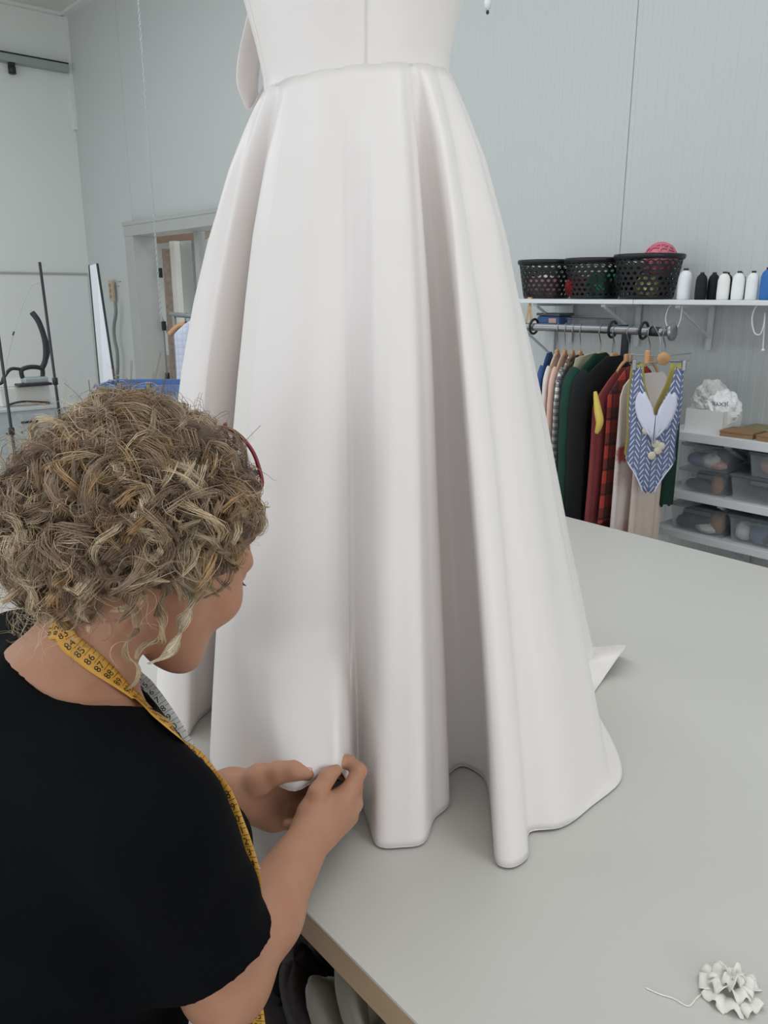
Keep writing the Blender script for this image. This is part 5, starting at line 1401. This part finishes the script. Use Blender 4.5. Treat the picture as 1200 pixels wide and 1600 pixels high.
MB().tube(smooth_pts([(0,.06,.08),(.01,.11,.20),(.0,.105,.30)], 6), .009, 6).build('hose_spring', M_dark, ir)
MB().tube(smooth_pts([(0,-.05,.10),(0,-.12,.11),(0,-.17,.06),(.01,-.19,.03),(0,-.24,.02)], 6), .010, 6).build('power_cable', M_dark, ir)
MB().box((0,-.265,.03), (.06,.06,.055), bev=.012).build('rest_pad', M_dark, ir)
def pole(lab, ut, vt, ub, vb, t0, r=.0085, floor=True):
    a = at(ut, vt, t0); b_ = at(ub, vb, t0+.02); d_ = (b_-a); e = a+d_*(a[2]/(a[2]-b_[2]))
    t = thing('metal_pole', lab, 'pole', (e[0], e[1], 0), group='dark metal poles at the left')
    MB().tube([a-e, (0,0,.0)], r, 8).build('tube', M_dark, t); MB().lathe([(.06,.0),(.06,.008),(.02,.014)], 16).build('foot', M_dark, t)
    MB().lathe([(.016,-.02),(.016,.02)], 10, tuple((a-e)*.62)).build('collar', M_dark, t)
pole('dark metal pole behind the steam iron', 62,410,90,625,4.75)
pole('dark metal pole cut by the left edge of the photo', -3,520,8,600,4.45)
wbd = thing('white_board', 'tall white board with dark metal edges standing behind the curly hair', 'board')
A0, A1 = at(141,415,5.3), at(152,412,5.05); B0, B1 = at(158,605,5.3), at(180,600,5.05)
def tofloor(a, b): return a+(b-a)*(a[2]/(a[2]-b[2]))
F0, F1 = tofloor(A0,B0), tofloor(A1,B1); F0[2] = F1[2] = .004
nb = np.cross(A1-A0, F0-A0); nb = nb/np.linalg.norm(nb)*.006
mb = MB(); mb.add([A0+nb,A1+nb,F1+nb,F0+nb,A0-nb,A1-nb,F1-nb,F0-nb], [(0,1,2,3),(7,6,5,4),(0,4,5,1),(1,5,6,2),(2,6,7,3),(3,7,4,0)]); mb.build('panel', mat('board_bright', srgb(228,230,236), .5), wbd)
MB().tube([A0,F0], .013, 8).build('edge_bar', M_dark, wbd); MB().tube([A1,F1], .008, 8).build('edge_bar', M_dark, wbd)
# thin wire of the iron's suspension
wr = [at(64,441,4.77), at(50,446,4.77), at(38,470,4.77), at(24,512,4.77), at(12,560,4.78), at(8,592,4.78)]
wt = thing('iron_suspension', 'thin wire sagging from the pole to the iron', 'wire', tuple(wr[0]))
MB().tube([np.array(p)-wr[0] for p in smooth_pts(wr, 6)], .0022, 5).build('wire', M_grey, wt)
MB().tube([at(22,518,4.77)-wr[0], at(20,524,4.77)-wr[0]], .005, 6).build('spring', M_dark, wt)
# blue crate on a trolley
bc = (-4.02, 1.86)
tr_ = thing('trolley', 'low grey trolley under the blue tub', 'trolley', (bc[0],bc[1],0), YAW)
MB().box((0,0,1.04), (.62,.40,.02)).build('shelf', M_grey, tr_)
for sx in (-1,1):
    for sy in (-1,1): MB().box((sx*.29,sy*.18,.515), (.025,.025,1.03)).build('leg', M_grey, tr_)
tb = thing('blue_tub', 'blue plastic tub with thick rim behind the curly hair', 'tub', (bc[0],bc[1],1.05), YAW)
M_blue = mat('tub_blue', srgb(88,124,178), .45); M_blue2 = mat('tub_blue_clear', srgb(140,166,202), .4, alpha=.8)
mb = MB(); tp = [(-.22,-.14,.10),(.22,-.14,.10),(.22,.14,.10),(-.22,.14,.10)]; bt2 = [(p[0]*.9,p[1]*.9,.001) for p in tp]
mb.add(tp+bt2, [(0,1,5,4),(1,2,6,5),(2,3,7,6),(3,0,4,7),(7,6,5,4)]); mb.build('tub_wall', M_blue2, tb, solid=.004)
MB().bar((-.24,-.15,.105),(.24,-.15,.105),.025,.032).build('rim', M_blue, tb); MB().bar((-.24,.15,.105),(.24,.15,.105),.025,.032).build('rim', M_blue, tb)
for sx in (-1,1): MB().bar((sx*.23,-.14,.105),(sx*.23,.14,.105),.025,.032).build('rim', M_blue, tb)
# small garment rail by the doorway
g0 = at(266,491,4.7); g1 = at(352,498,4.5)
sr = thing('small_garment_rail', 'small grey garment rail in front of the doorway', 'clothes rail')
MB().tube([g0,g1], .014, 8).build('rail_tube', M_rail, sr)
for p in (g0*.93+g1*.07, g0*.05+g1*.95): MB().tube([p, (p[0],p[1],.0)], .012, 8).build('post', M_rail, sr)
gm = g0*.72+g1*.28
h2 = thing('hanger', 'wooden hanger with a black end on the small rail by the doorway', 'hanger', tuple(gm), YAW)
MB().tube(smooth_pts([(-.10,0,-.11),(-.05,0,-.065),(0,0,-.05)], 5), .016, 8).build('wood_arm', M_hangw, h2)
MB().tube(smooth_pts([(0,0,-.05),(.05,0,-.065),(.10,0,-.11)], 5), .016, 8).build('black_arm', M_dark, h2); MB().tube([(-.05,-.01,-.13),(.0,-.012,-.085),(.06,-.01,-.075)], .014, 8).build('black_pad', M_dark, h2)
MB().tube([(0,0,-.05),(0,0,.0),(.01,0,.018)], .003, 6).build('hook', M_chrome, h2)
gs = garment('striped_shirt', 'white and pale blue shirt on the small rail by the doorway', 0, plaid('cl_bluewhite',(214,216,226),(196,202,222),(176,186,214),30), .16, .45, .05, seed=20, cat='shirt', sleeves=False)
gm2 = g0*.45+g1*.55; gs.location = (gm2[0], gm2[1], gm2[2]-.02); gs.rotation_euler = (0,0,YAW+PI/2)
